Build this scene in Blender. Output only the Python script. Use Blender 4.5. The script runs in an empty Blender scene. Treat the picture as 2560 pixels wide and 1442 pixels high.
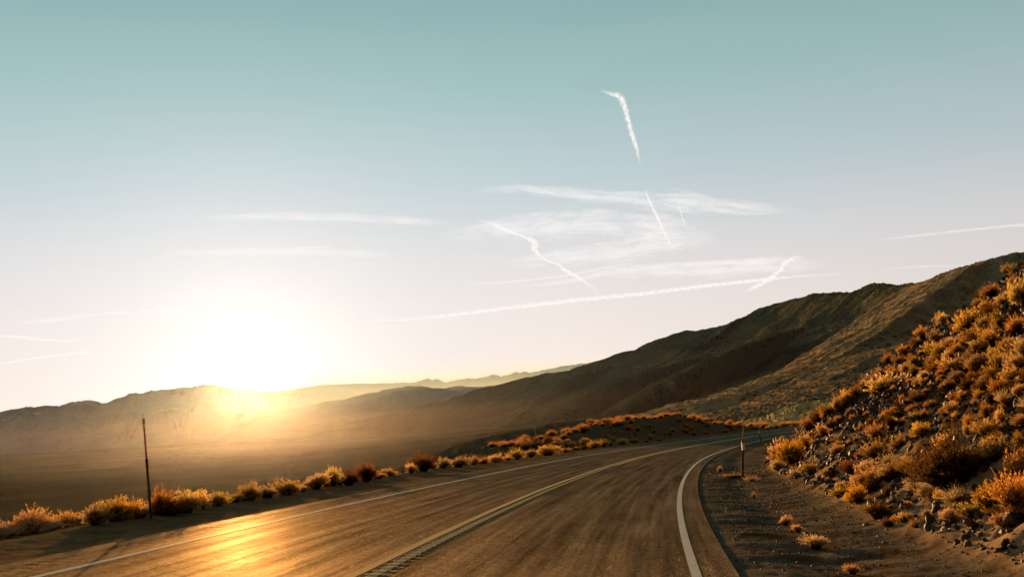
import bpy, math, random
import numpy as np
from mathutils import Vector
rnd = random.Random(7)
RS = np.random.RandomState(11)
scene = bpy.context.scene
COL = scene.collection
R = math.radians
# ------------------------------------------------------------------ camera
F = 2560 * 35 / 36.0
PITCH, ROLL, HC = 0.125218, -0.0591, 1.33861
_fw = np.array([0, math.cos(PITCH), math.sin(PITCH)])
_r = np.array([1.0, 0, 0]); _u = np.cross(_r, _fw)
_c, _n = math.cos(ROLL), math.sin(ROLL)
CR = _c * _r + _n * _u; CU = -_n * _r + _c * _u; CF = _fw
CP = np.array([0, 0, HC])
def ray(px, py):
    return CF + CR * (px - 1280) / F + CU * (721 - py) / F
def at(px, py, D):
    return CP + ray(px, py) * D
def proj(P):
    d = np.asarray(P) - CP
    z = d @ CF
    return 1280 + F * (d @ CR) / z, 721 - F * (d @ CU) / z, z
cam = bpy.data.cameras.new('camera'); camo = bpy.data.objects.new('camera', cam); COL.objects.link(camo)
cam.lens = 35; cam.sensor_width = 36; cam.clip_start = 0.1; cam.clip_end = 500000
from mathutils import Matrix
M = Matrix(((CR[0], CU[0], -CF[0], CP[0]), (CR[1], CU[1], -CF[1], CP[1]), (CR[2], CU[2], -CF[2], CP[2]), (0, 0, 0, 1)))
camo.matrix_world = M
scene.camera = camo
scene.view_settings.view_transform = 'Standard'; scene.view_settings.look = 'None'
scene.view_settings.exposure = 0; scene.view_settings.gamma = 1
scene.cycles.use_denoising = True
scene.cycles.max_bounces = 5; scene.cycles.diffuse_bounces = 3; scene.cycles.glossy_bounces = 2
scene.cycles.transparent_max_bounces = 12; scene.cycles.volume_bounces = 0
scene.cycles.sample_clamp_indirect = 4

# ------------------------------------------------------------------ noise
def _hash(ix, iy, seed):
    n = (ix.astype(np.int64) * 374761393 + iy.astype(np.int64) * 668265263 + seed * 974711) & 0x7fffffff
    n = ((n ^ (n >> 13)) * 1274126177) & 0x7fffffff
    n = n ^ (n >> 16)
    return (n & 0xffff) / 65535.0
def vnoise(x, y, seed=0):
    x = np.asarray(x, float); y = np.asarray(y, float)
    ix = np.floor(x); iy = np.floor(y); fx = x - ix; fy = y - iy
    fx = fx * fx * fx * (fx * (fx * 6 - 15) + 10); fy = fy * fy * fy * (fy * (fy * 6 - 15) + 10)
    a = _hash(ix, iy, seed); b = _hash(ix + 1, iy, seed); c = _hash(ix, iy + 1, seed); d = _hash(ix + 1, iy + 1, seed)
    return (a * (1 - fx) + b * fx) * (1 - fy) + (c * (1 - fx) + d * fx) * fy
def fbm(x, y, o=4, seed=0, g=.5):
    s = 0; a = 1; t = 0
    for i in range(o):
        s = s + a * (vnoise(x, y, seed + i) * 2 - 1); t += a; a *= g
        x, y = 1.6 * x + 1.2 * y + 5.3, -1.2 * x + 1.6 * y + 1.7
    return s / t
def ridged(x, y, o=4, seed=0, g=.5):
    s = 0; a = 1; t = 0
    for i in range(o):
        s = s + a * (1 - abs(vnoise(x, y, seed + i) * 2 - 1)); t += a; a *= g
        x, y = 1.6 * x + 1.2 * y + 5.3, -1.2 * x + 1.6 * y + 1.7
    return s / t
def sstep(a, b, x):
    t = np.clip((x - a) / (b - a), 0, 1); return t * t * (3 - 2 * t)
def smin(a, b, k):
    h = np.clip(.5 + .5 * (b - a) / k, 0, 1)
    return b * (1 - h) + a * h - k * h * (1 - h)

# ------------------------------------------------------------------ road alignment
SK = np.array([0, 8, 16, 24, 32, 42, 54, 68, 85, 105, 130, 160, 260])
KK = [-0.000156, 0.00134, 0.002858, 0.002711, 0.002253, 0.002482, 0.002966, 0.001802, 0.000825, 0.002009, 0.004718, 0.00758, 0.0085]
GG = [-0.028, -0.028, -0.0262, -0.02535, -0.02664, -0.02381, -0.02338, -0.02426, -0.02623, -0.023466, -0.018524, -0.010146, -0.004]
DS = 0.25
ST = np.arange(-60, 260, DS)
_k = np.interp(ST, SK, KK); _g = np.interp(ST, SK, GG)
TH = np.concatenate([[0], np.cumsum(_k[:-1]) * DS]); TH = TH - np.interp(0, ST, TH) + 0.115701
RX = np.concatenate([[0], np.cumsum(np.sin(TH[:-1])) * DS]); RY = np.concatenate([[0], np.cumsum(np.cos(TH[:-1])) * DS]); RZ = np.concatenate([[0], np.cumsum(_g[:-1]) * DS])
RX = RX - np.interp(0, ST, RX) - 3.1467; RY = RY - np.interp(0, ST, RY); RZ = RZ - np.interp(0, ST, RZ)
BANK = -0.047895
def rpoint(s, e, dz=0.0):
    """station s, offset e (right +) -> world xyz on the road plane"""
    th = np.interp(s, ST, TH); x = np.interp(s, ST, RX) + np.cos(th) * e; y = np.interp(s, ST, RY) - np.sin(th) * e
    return x, y, np.interp(s, ST, RZ) + BANK * np.clip(e, -4.7, 4.1) + dz
def se(x, y):
    x = np.asarray(x, float).ravel(); y = np.asarray(y, float).ravel()
    S = np.empty_like(x); E = np.empty_like(x)
    sub = slice(0, None, 8)
    X0, Y0 = RX[sub], RY[sub]; S0 = ST[sub]
    for a in range(0, len(x), 60000):
        xx = x[a:a + 60000]; yy = y[a:a + 60000]
        i = np.argmin((xx[:, None] - X0) ** 2 + (yy[:, None] - Y0) ** 2, 1)
        s = S0[i]
        for _ in range(3):
            th = np.interp(s, ST, TH); dx = xx - np.interp(s, ST, RX); dy = yy - np.interp(s, ST, RY)
            s = s + dx * np.sin(th) + dy * np.cos(th)
        s = np.clip(s, ST[0], ST[-1])
        th = np.interp(s, ST, TH); dx = xx - np.interp(s, ST, RX); dy = yy - np.interp(s, ST, RY)
        S[a:a + 60000] = s; E[a:a + 60000] = dx * np.cos(th) - dy * np.sin(th)
    return S, E

# ------------------------------------------------------------------ terrain height
TOE = 6.6; SLA = 37
NX, NY, NH = 9.8, 43.0, R(70)
def plain_z(x, y):
    r = np.hypot(x, y) + 1; az = np.degrees(np.arctan2(x, y))
    lr = np.log10(r)
    zl = np.interp(lr, [0, 1, 1.5, 2, 2.4, 2.8, 3.3, 3.85, 4.6], [-3, -4, -8, -15, -22, -31, -47, -71, -110])
    zr = np.interp(lr, [0, 1, 1.5, 2, 2.5, 3.0, 3.35, 3.6, 4.6], [-1, -2, -3.5, -6.5, -10.5, -15.5, -23, -38, -60])
    w = sstep(-13, 6, az)
    return zl * (1 - w) + zr * w + fbm(x / 160, y / 160, 4, 3) * np.clip(r / 400, .2, 4) + fbm(x / 34, y / 34, 3, 6) * 1.1 * sstep(120, 500, r)
def LB(s):
    return np.interp(s, [15, 38, 75, 110, 130, 170], [6.6, 7.4, 9.9, 9.6, 7.0, 5.6])
def terrain(x, y, fine=True):
    x = np.asarray(x, float); shp = x.shape; x = x.ravel(); y = np.asarray(y, float).ravel()
    r = np.hypot(x, y)
    zp = plain_z(x, y)
    s = np.full_like(x, -60.); e = np.full_like(x, 99.)
    m = (r < 330)
    s[m], e[m] = se(x[m], y[m])
    zr = np.interp(s, ST, RZ)
    base = zr + BANK * np.clip(e, -4.7, 4.1)
    # right: gravel shoulder with a shallow ditch, then the cut slope
    dr = e - 4.0
    gr = -0.02 - .035 * np.clip(dr, 0, 1) - .05 * np.exp(-((e - 5.35) / .4) ** 2)
    d1 = e - TOE - .28 * fbm(s / 3.2, e * 0, 3, 21) 
    d2 = -((x - NX) * math.cos(NH) - (y - NY) * math.sin(NH)) * -1.0
    d = smin(d1, d2, 2.2)
    h = np.where(d > -1, np.log1p(np.exp(np.clip(d * 5, -20, 20))) / 5, 0)
    h = np.where(d > 3.9, d, h)
    hh = np.tan(R(SLA)) * h
    hh = np.where(hh > 10, 10 + (hh - 10) * .25, hh)
    hh = np.minimum(hh, 26)
    lump = fbm(x / 1.1, y / 1.1, 4, 31) * .24 + fbm(x / 4.2, y / 4.2, 3, 33) * .42
    hh = hh + lump * sstep(.1, 1.6, h) + (ridged(x / .42, y / .42, 2, 36) - .55) * .16 * sstep(.0, .5, h)
    right = base + gr + hh
    # beyond the nose the right side falls back to the plain level
    farR = sstep(30, 75, s) * sstep(6, 30, e) * (1 - sstep(.05, 1.5, h))
    right = right * (1 - farR) + (zr - .8 + .00 * e) * farR
    # left: dirt verge, low berm, then the drop to the valley
    el = -e
    lb = LB(s)
    lft = base - .02 - .03 * sstep(4.7, 5.6, el) + .10 * np.exp(-((el - lb - .2) / .6) ** 2)
    mh = np.interp(s, [66, 78, 88, 100, 112, 122, 140, 150, 165, 185, 260], [0, .35, .6, 1.05, 1.9, 2.6, 2.9, 1.8, .6, 0, 0])
    mo = mh * sstep(lb - .3, lb + 5.5, el) * (1 + .10 * fbm(x / 6, y / 6, 3, 41))
    side = np.maximum(lb + 1.0, (lb + 16) * sstep(62, 100, s))            # where the ground starts to fall away
    fall = np.clip(el - side, 0, 400) * .32
    raw = lft + mo - fall
    lft2 = np.where(el > side, np.maximum(raw, zp), raw)
    near = np.where(e > 0, right, lft2)
    w = sstep(175, 320, r)
    z = near * (1 - w) + zp * w
    z = np.where(m, z, zp)
    if fine:
        off = sstep(4.0, 4.5, e) * (e > 0) + sstep(4.6, 5.0, el) * (e <= 0)
        z = z + off * (1 - sstep(60, 200, r)) * (fbm(x / .55, y / .55, 4, 51) * .02 + fbm(x / .12, y / .12, 2, 53) * .006 +
             (fbm(s / .6, e / 2.2, 3, 58)) * .036 * (e > 0)
             + fbm(x / 2.5, y / 2.5, 3, 55) * .035)
        # under the asphalt: tuck away
        z = np.where((e < 4.06) & (e > -4.66) & (s > -59) & (s < 258) & m, base - .05, z)
        # scrub lumps on mound and valley
        q = sstep(lb + .3, lb + 2, el) * (e <= 0) * (r < 330)
        z = z + q * (ridged(x / 1.3, y / 1.3, 3, 61) - .6) * .35
        z = z + (1 - np.exp(-r / 900)) * sstep(300, 500, r) * (vnoise(x / 5, y / 5, 71) ** 3) * .9
    return z.reshape(shp)
def tz(x, y):
    return float(terrain(np.array([x]), np.array([y]), False)[0])
def ground_hit(px, py, dmax=300):
    D = np.geomspace(3, dmax, 900); P = CP + ray(px, py)[None, :] * D[:, None]
    z = terrain(P[:, 0], P[:, 1], False)
    i = np.argmax(P[:, 2] < z)
    return (P[i, 0], P[i, 1], z[i])

# ------------------------------------------------------------------ helpers
def mesh_obj(name, V, Fc, mat, parent=None, smooth=False, attrs=None, uv=None, link=True):
    V = np.asarray(V, np.float32); Fc = np.asarray(Fc, np.int32)
    me = bpy.data.meshes.new(name)
    me.vertices.add(len(V)); me.vertices.foreach_set('co', V.ravel())
    k = Fc.shape[1]
    me.loops.add(Fc.size); me.loops.foreach_set('vertex_index', Fc.ravel())
    me.polygons.add(len(Fc)); me.polygons.foreach_set('loop_start', np.arange(0, Fc.size, k, dtype=np.int32))
    try: me.polygons.foreach_set('loop_total', np.full(len(Fc), k, np.int32))
    except Exception: pass
    me.polygons.foreach_set('use_smooth', np.full(len(Fc), smooth))
    me.update(calc_edges=True)
    if attrs:
        for an, av in attrs.items():
            av = np.asarray(av, np.float32)
            if av.ndim == 1:
                a = me.attributes.new(an, 'FLOAT', 'POINT'); a.data.foreach_set('value', av)
            else:
                a = me.attributes.new(an, 'FLOAT_VECTOR', 'POINT'); a.data.foreach_set('vector', av.ravel())
    if mat: me.materials.append(mat)
    o = bpy.data.objects.new(name, me)
    if link: COL.objects.link(o)
    if parent: o.parent = parent
    return o
def grid_faces(n, m, wrap=False):
    """n rows (first index) x m cols"""
    i = np.arange(n - 1)[:, None]; j = np.arange(m if wrap else m - 1)[None, :]
    a = i * m + j; b = i * m + (j + 1) % m; c = (i + 1) * m + (j + 1) % m; d = (i + 1) * m + j
    return np.stack([a, b, c, d], -1).reshape(-1, 4)
def tag(o, label=None, cat=None, group=None, kind=None):
    if label: o['label'] = label
    if cat: o['category'] = cat
    if group: o['group'] = group
    if kind: o['kind'] = kind
    return o
class MB:
    def __init__(s): s.v = []; s.f = []; s.n = 0
    def add(s, V, Fc):
        V = np.asarray(V, float); s.v.append(V); s.f += [tuple(int(k) + s.n for k in f) for f in Fc]; s.n += len(V)
    def tube(s, pts, rad, k=10, cap=True):
        pts = np.asarray(pts, float); rings = []
        t = pts[-1] - pts[0]; t = t / np.linalg.norm(t)
        a = np.cross(t, [0, 1, .1]); a /= np.linalg.norm(a); b = np.cross(t, a)
        for p, r in zip(pts, rad):
            for j in range(k):
                w = 2 * math.pi * j / k; rings.append(p + r * (math.cos(w) * a + math.sin(w) * b))
        Fc = []
        for i in range(len(pts) - 1):
            for j in range(k):
                Fc.append((i * k + j, i * k + (j + 1) % k, (i + 1) * k + (j + 1) % k, (i + 1) * k + j))
        if cap: Fc.append(tuple(range(k))[::-1]); Fc.append(tuple((len(pts) - 1) * k + j for j in range(k)))
        s.add(rings, Fc)
    def build(s, name, mat, parent=None, smooth=False):
        me = bpy.data.meshes.new(name); me.from_pydata([tuple(p) for p in np.concatenate(s.v)], [], s.f); me.update()
        if smooth: me.polygons.foreach_set('use_smooth', [True] * len(me.polygons))
        me.materials.append(mat); o = bpy.data.objects.new(name, me); COL.objects.link(o)
        if parent: o.parent = parent
        return o

# ------------------------------------------------------------------ materials
def newmat(name):
    m = bpy.data.materials.new(name); m.use_nodes = True; nt = m.node_tree; nt.nodes.clear()
    return m, nt, nt.nodes, nt.links
def N(ns, t, **kw):
    n = ns.new(t)
    for k, v in kw.items():
        if k.startswith('i_'): n.inputs[int(k[2:]) if k[2:].isdigit() else k[2:]].default_value = v
        else: setattr(n, k, v)
    return n
def ramp(ns, stops, interp='LINEAR'):
    n = ns.new('ShaderNodeValToRGB'); cr = n.color_ramp; cr.interpolation = interp
    while len(cr.elements) < len(stops): cr.elements.new(.5)
    for e, (p, c) in zip(cr.elements, stops):
        e.position = p; e.color = (c[0], c[1], c[2], 1)
    return n
def math_(ns, ls, op, a, b=None, c=None):
    n = ns.new('ShaderNodeMath'); n.operation = op
    for i, v in enumerate((a, b, c)):
        if v is None: continue
        if isinstance(v, (int, float)): n.inputs[i].default_value = v
        else: ls.new(v, n.inputs[i])
    return n.outputs[0]
def mix(ns, ls, f, a, b, mode='MIX'):
    n = ns.new('ShaderNodeMix'); n.data_type = 'RGBA'; n.blend_type = mode
    for i, v in ((0, f), (6, a), (7, b)):
        if isinstance(v, (int, float)): n.inputs[i].default_value = v
        elif isinstance(v, tuple): n.inputs[i].default_value = (*v, 1)
        else: ls.new(v, n.inputs[i])
    return n.outputs[2]
def noise(ns, ls, vec, scale, detail=4, rough=.55, out=0):
    n = ns.new('ShaderNodeTexNoise'); n.inputs['Scale'].default_value = scale; n.inputs['Detail'].default_value = detail
    n.inputs['Roughness'].default_value = rough
    if vec is not None: ls.new(vec, n.inputs['Vector'])
    return n.outputs[out]
def finish(nt, ls, ns, bsdf):
    o = ns.new('ShaderNodeOutputMaterial'); ls.new(bsdf, o.inputs['Surface'])

def mat_ground():
    m, nt, ns, ls = newmat('desert_ground')
    pos = N(ns, 'ShaderNodeNewGeometry').outputs['Position']
    att = N(ns, 'ShaderNodeAttribute', attribute_name='tint').outputs['Vector']
    f1 = noise(ns, ls, pos, 9, 6, .7); f2 = noise(ns, ls, pos, 1.1, 5, .6)
    v = math_(ns, ls, 'MULTIPLY', f1, f2); v = math_(ns, ls, 'MULTIPLY_ADD', v, 3.4, .12)
    c = mix(ns, ls, 1.0, att, (1, 1, 1), 'MULTIPLY')
    vm = N(ns, 'ShaderNodeVectorMath', operation='SCALE'); ls.new(c, vm.inputs[0]); ls.new(v, vm.inputs['Scale'])
    # scattered pale pebbles
    vo = N(ns, 'ShaderNodeTexVoronoi'); vo.inputs['Scale'].default_value = 16; ls.new(pos, vo.inputs['Vector'])
    sel = N(ns, 'ShaderNodeSeparateColor'); ls.new(vo.outputs['Color'], sel.inputs[0])
    pb = math_(ns, ls, 'MULTIPLY', math_(ns, ls, 'GREATER_THAN', sel.outputs[0], .93), math_(ns, ls, 'LESS_THAN', vo.outputs['Distance'], .28))
    c2 = mix(ns, ls, math_(ns, ls, 'MULTIPLY', pb, .6), vm.outputs[0], (.34, .27, .19))
    b = N(ns, 'ShaderNodeBsdfPrincipled'); ls.new(c2, b.inputs['Base Color']); b.inputs['Roughness'].default_value = .95
    b.inputs['Specular IOR Level'].default_value = 0
    bm = N(ns, 'ShaderNodeBump'); bm.inputs['Strength'].default_value = .55; bm.inputs['Distance'].default_value = .03
    ls.new(noise(ns, ls, pos, 14, 6, .7), bm.inputs['Height']); ls.new(bm.outputs[0], b.inputs['Normal'])
    finish(nt, ls, ns, b.outputs[0]); return m
def mat_hill(name, c0, c1, scale, dots=None, dotc=(.015, .014, .007), bumpd=4, streak=None):
    m, nt, ns, ls = newmat(name)
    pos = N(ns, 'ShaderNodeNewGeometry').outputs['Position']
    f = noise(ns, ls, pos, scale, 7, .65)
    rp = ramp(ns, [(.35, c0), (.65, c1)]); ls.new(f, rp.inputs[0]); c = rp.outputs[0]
    if streak:
        f3 = noise(ns, ls, pos, streak[0], 6, .7); r3 = ramp(ns, [(streak[1], (0, 0, 0)), (streak[1] + .07, (1, 1, 1))]); ls.new(f3, r3.inputs[0])
        c = mix(ns, ls, r3.outputs[0], c, streak[2])
    if dots:
        vo = N(ns, 'ShaderNodeTexVoronoi'); vo.inputs['Scale'].default_value = dots; ls.new(pos, vo.inputs['Vector'])
        big = noise(ns, ls, pos, dots * .12, 3, .6)
        th = math_(ns, ls, 'MULTIPLY_ADD', big, .9, -.17)
        d = math_(ns, ls, 'LESS_THAN', vo.outputs['Distance'], th)
        c = mix(ns, ls, math_(ns, ls, 'MULTIPLY', d, .75), c, dotc)
    b = N(ns, 'ShaderNodeBsdfPrincipled'); ls.new(c, b.inputs['Base Color']); b.inputs['Roughness'].default_value = 1
    b.inputs['Specular IOR Level'].default_value = 0
    bm = N(ns, 'ShaderNodeBump'); bm.inputs['Strength'].default_value = .5; bm.inputs['Distance'].default_value = bumpd
    ls.new(noise(ns, ls, pos, scale * 3, 6, .7), bm.inputs['Height']); ls.new(bm.outputs[0], b.inputs['Normal'])
    finish(nt, ls, ns, b.outputs[0]); return m
def mat_asphalt():
    m, nt, ns, ls = newmat('asphalt')
    pos = N(ns, 'ShaderNodeNewGeometry').outputs['Position']
    uv = N(ns, 'ShaderNodeAttribute', attribute_name='se').outputs['Vector']
    mp = N(ns, 'ShaderNodeMapping'); mp.inputs['Scale'].default_value = (.10, 4.2, 1); ls.new(uv, mp.inputs[0])
    st = noise(ns, ls, mp.outputs[0], 1.0, 6, .65)
    mp2 = N(ns, 'ShaderNodeMapping'); mp2.inputs['Scale'].default_value = (.5, 1.1, 1); ls.new(uv, mp2.inputs[0])
    bl = noise(ns, ls, mp2.outputs[0], 1.0, 6, .7)
    fine = noise(ns, ls, pos, 30, 5, .85)
    agg = N(ns, 'ShaderNodeTexVoronoi'); agg.inputs['Scale'].default_value = 75; ls.new(pos, agg.inputs['Vector'])
    v = math_(ns, ls, 'ADD', math_(ns, ls, 'MULTIPLY', st, .7), math_(ns, ls, 'MULTIPLY', bl, .3))
    v = math_(ns, ls, 'ADD', v, math_(ns, ls, 'MULTIPLY', fine, .55))
    rp = ramp(ns, [(.62, (.012, .0092, .0058)), (.77, (.021, .0165, .0110)), (.87, (.07, .054, .034)), (.95, (.15, .118, .076))]); ls.new(v, rp.inputs[0])
    su = N(ns, 'ShaderNodeSeparateXYZ'); ls.new(uv, su.inputs[0])
    ed = math_(ns, ls, 'ADD', math_(ns, ls, 'ABSOLUTE', math_(ns, ls, 'ADD', su.outputs[1], .28)), math_(ns, ls, 'MULTIPLY_ADD', noise(ns, ls, pos, 5, 5, .7), .9, -.45))
    du = N(ns, 'ShaderNodeMapRange'); du.inputs[1].default_value = 3.95; du.inputs[2].default_value = 4.35; ls.new(ed, du.inputs[0])
    wt = noise(ns, ls, mp.outputs[0], 2.3, 4, .6)
    cw = mix(ns, ls, math_(ns, ls, 'MULTIPLY', wt, .5), rp.outputs[0], (.016, .011, .0055))
    cw = mix(ns, ls, math_(ns, ls, 'MULTIPLY', du.outputs[0], .85), cw, (.11, .075, .04))
    b = N(ns, 'ShaderNodeBsdfDiffuse'); ls.new(cw, b.inputs['Color'])
    rr = N(ns, 'ShaderNodeMapRange'); rr.inputs[1].default_value = .3; rr.inputs[2].default_value = .7; rr.inputs[3].default_value = .36; rr.inputs[4].default_value = .52
    ls.new(bl, rr.inputs[0])
    gl = N(ns, 'ShaderNodeBsdfGlossy'); ls.new(rr.outputs[0], gl.inputs['Roughness'])
    gc = ramp(ns, [(.60, (.012, .0095, .006)), (.95, (.072, .058, .037))]); ls.new(v, gc.inputs[0]); ls.new(gc.outputs[0], gl.inputs['Color'])
    hh = math_(ns, ls, 'ADD', math_(ns, ls, 'MULTIPLY', noise(ns, ls, pos, 34, 5, .75), 1.0), math_(ns, ls, 'MULTIPLY', noise(ns, ls, pos, 4, 6, .7), 3.6))
    bm = N(ns, 'ShaderNodeBump'); bm.inputs['Strength'].default_value = 1.0; bm.inputs['Distance'].default_value = .026
    ls.new(hh, bm.inputs['Height']); ls.new(bm.outputs[0], b.inputs['Normal']); ls.new(bm.outputs[0], gl.inputs['Normal'])
    g2 = N(ns, 'ShaderNodeBsdfGlossy'); g2.inputs['Roughness'].default_value = .66; ls.new(bm.outputs[0], g2.inputs['Normal']); ls.new(mix(ns, ls, 1.0, gc.outputs[0], (1.7, 1.45, 1.2), 'MULTIPLY'), g2.inputs['Color'])
    ad = N(ns, 'ShaderNodeAddShader'); ls.new(b.outputs[0], ad.inputs[0]); ls.new(gl.outputs[0], ad.inputs[1])
    a2 = N(ns, 'ShaderNodeAddShader'); ls.new(ad.outputs[0], a2.inputs[0]); ls.new(g2.outputs[0], a2.inputs[1])
    finish(nt, ls, ns, a2.outputs[0]); return m
def mat_paint(name, col, wear=.5, rough=.6):
    m, nt, ns, ls = newmat(name)
    pos = N(ns, 'ShaderNodeNewGeometry').outputs['Position']
    f = noise(ns, ls, pos, 22, 6, .75); rp = ramp(ns, [(.30, tuple(c * .25 for c in col)), (wear, col)]); ls.new(f, rp.inputs[0])
    b = N(ns, 'ShaderNodeBsdfPrincipled'); ls.new(rp.outputs[0], b.inputs['Base Color']); b.inputs['Roughness'].default_value = rough; b.inputs['Specular IOR Level'].default_value = 0
    bm = N(ns, 'ShaderNodeBump'); bm.inputs['Strength'].default_value = .5; bm.inputs['Distance'].default_value = .006
    ls.new(noise(ns, ls, pos, 45, 4, .7), bm.inputs['Height']); ls.new(bm.outputs[0], b.inputs['Normal'])
    gl = N(ns, 'ShaderNodeBsdfGlossy'); gl.inputs['Roughness'].default_value = .5; gl.inputs['Color'].default_value = (col[0] * .09, col[1] * .08, col[2] * .07, 1); ls.new(bm.outputs[0], gl.inputs['Normal'])
    ad = N(ns, 'ShaderNodeAddShader'); ls.new(b.outputs[0], ad.inputs[0]); ls.new(gl.outputs[0], ad.inputs[1])
    finish(nt, ls, ns, ad.outputs[0]); return m
def mat_plain(name, col, rough=.7, var=.35, scale=12, metal=0):
    m, nt, ns, ls = newmat(name)
    pos = N(ns, 'ShaderNodeNewGeometry').outputs['Position']
    f = noise(ns, ls, pos, scale, 5, .7); rp = ramp(ns, [(.3, tuple(c * (1 - var) for c in col)), (.7, tuple(c * (1 + var) for c in col))]); ls.new(f, rp.inputs[0])
    b = N(ns, 'ShaderNodeBsdfPrincipled'); ls.new(rp.outputs[0], b.inputs['Base Color']); b.inputs['Roughness'].default_value = rough; b.inputs['Metallic'].default_value = metal
    bm = N(ns, 'ShaderNodeBump'); bm.inputs['Strength'].default_value = .6; bm.inputs['Distance'].default_value = .01
    ls.new(noise(ns, ls, pos, scale * 4, 5, .7), bm.inputs['Height']); ls.new(bm.outputs[0], b.inputs['Normal'])
    finish(nt, ls, ns, b.outputs[0]); return m
def mat_foliage(name, ca, cb, trans=.45):
    """plant tissue: diffuse + translucent, heart shade and bright rim put into the colour"""
    m, nt, ns, ls = newmat(name)
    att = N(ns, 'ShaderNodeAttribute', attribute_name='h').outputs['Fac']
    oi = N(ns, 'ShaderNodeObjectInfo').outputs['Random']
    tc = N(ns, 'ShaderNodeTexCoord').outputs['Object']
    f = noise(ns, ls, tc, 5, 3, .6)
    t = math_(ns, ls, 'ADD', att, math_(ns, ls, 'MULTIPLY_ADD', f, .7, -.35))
    rp = ramp(ns, [(.25, ca), (.92, cb)]); ls.new(t, rp.inputs[0])  # inner shade and rim light painted over the plant's own tone
    hs = N(ns, 'ShaderNodeHueSaturation'); ls.new(rp.outputs[0], hs.inputs['Color'])
    ls.new(math_(ns, ls, 'MULTIPLY_ADD', oi, .03, .485), hs.inputs['Hue']); ls.new(math_(ns, ls, 'MULTIPLY_ADD', math_(ns, ls, 'FRACT', math_(ns, ls, 'MULTIPLY', oi, 7.3)), .65, .66), hs.inputs['Value']); ls.new(math_(ns, ls, 'MULTIPLY_ADD', math_(ns, ls, 'FRACT', math_(ns, ls, 'MULTIPLY', oi, 13.7)), .25, .95), hs.inputs['Saturation'])
    d = N(ns, 'ShaderNodeBsdfDiffuse'); ls.new(hs.outputs[0], d.inputs[0])
    tr = N(ns, 'ShaderNodeBsdfTranslucent'); ls.new(hs.outputs[0], tr.inputs[0])
    mx = N(ns, 'ShaderNodeMixShader'); mx.inputs[0].default_value = trans; ls.new(d.outputs[0], mx.inputs[1]); ls.new(tr.outputs[0], mx.inputs[2])
    finish(nt, ls, ns, mx.outputs[0]); return m
MG = mat_ground(); MA = mat_asphalt()
MW = mat_paint('white_road_paint', (.86, .78, .64), .47); MY = mat_paint('yellow_road_paint', (.92, .62, .28), .44)
MW2 = mat_paint('worn_white_road_paint', (.66, .54, .38), .48)

# ------------------------------------------------------------------ sun direction
_sd = ray(612, 962); _sd = _sd / np.linalg.norm(_sd)
SAZ = math.atan2(_sd[0], _sd[1]); SEL = math.asin(_sd[2])
print('sun az el', math.degrees(SAZ), math.degrees(SEL))
LEL = R(3.6)                                         # lamp elevation
sun = bpy.data.lights.new('sun', 'SUN'); sun.energy = 8.5; sun.angle = R(.53); sun.color = (1, .52, .18)
so = bpy.data.objects.new('sun', sun); COL.objects.link(so)
dv = Vector((math.sin(SAZ) * math.cos(LEL), math.cos(SAZ) * math.cos(LEL), math.sin(LEL)))
so.rotation_euler = dv.to_track_quat('Z', 'Y').to_euler()

# ------------------------------------------------------------------ world
w = bpy.data.worlds.new('World'); scene.world = w; w.use_nodes = True
nt = w.node_tree; ns = nt.nodes; ls = nt.links; ns.clear()
tc = N(ns, 'ShaderNodeTexCoord').outputs['Generated']
nrm = N(ns, 'ShaderNodeVectorMath', operation='NORMALIZE'); ls.new(tc, nrm.inputs[0]); dirv = nrm.outputs[0]
sp = N(ns, 'ShaderNodeSeparateXYZ'); ls.new(dirv, sp.inputs[0])
elv = math_(ns, ls, 'MULTIPLY', math_(ns, ls, 'ARCSINE', sp.outputs[2]), 180 / math.pi)
def srgb(r, g, b):
    f = lambda c: (c / 255 / 12.92) if c / 255 <= .04045 else ((c / 255 + .055) / 1.055) ** 2.4
    return (f(r), f(g), f(b))
sky = ramp(ns, [(0, srgb(250, 234, 222)), (.045, srgb(248, 236, 229)), (.10, srgb(243, 233, 227)), (.18, srgb(226, 225, 226)), (.26, srgb(196, 211, 216)),
                (.36, srgb(168, 198, 199)), (.46, srgb(146, 182, 184)), (1, srgb(66, 108, 122))])
ls.new(math_(ns, ls, 'DIVIDE', elv, 50.0), sky.inputs[0])
dt = N(ns, 'ShaderNodeVectorMath', operation='DOT_PRODUCT'); ls.new(dirv, dt.inputs[0]); dt.inputs[1].default_value = tuple(_sd)
ang = math_(ns, ls, 'MULTIPLY', math_(ns, ls, 'ARCCOSINE', math_(ns, ls, 'MINIMUM', dt.outputs['Value'], .999999)), 180 / math.pi)
# darker teal away from the sun, dusky behind
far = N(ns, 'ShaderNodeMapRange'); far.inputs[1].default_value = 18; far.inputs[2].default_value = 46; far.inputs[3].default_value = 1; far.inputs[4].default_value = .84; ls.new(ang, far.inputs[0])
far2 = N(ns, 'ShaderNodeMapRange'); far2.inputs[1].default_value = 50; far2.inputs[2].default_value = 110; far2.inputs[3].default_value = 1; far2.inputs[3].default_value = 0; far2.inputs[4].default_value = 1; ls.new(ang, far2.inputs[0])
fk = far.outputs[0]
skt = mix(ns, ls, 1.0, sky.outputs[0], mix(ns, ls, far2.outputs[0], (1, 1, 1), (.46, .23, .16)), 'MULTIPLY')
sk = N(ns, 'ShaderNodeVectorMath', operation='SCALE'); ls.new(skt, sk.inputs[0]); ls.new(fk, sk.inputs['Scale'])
def expo(a, tau):
    return math_(ns, ls, 'MULTIPLY', math_(ns, ls, 'POWER', 2.71828, math_(ns, ls, 'DIVIDE', ang, -tau)), a)
def glow(color, fac):
    g = N(ns, 'ShaderNodeVectorMath', operation='SCALE'); g.inputs[0].default_value = color; ls.new(fac, g.inputs['Scale']); return g.outputs[0]
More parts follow.
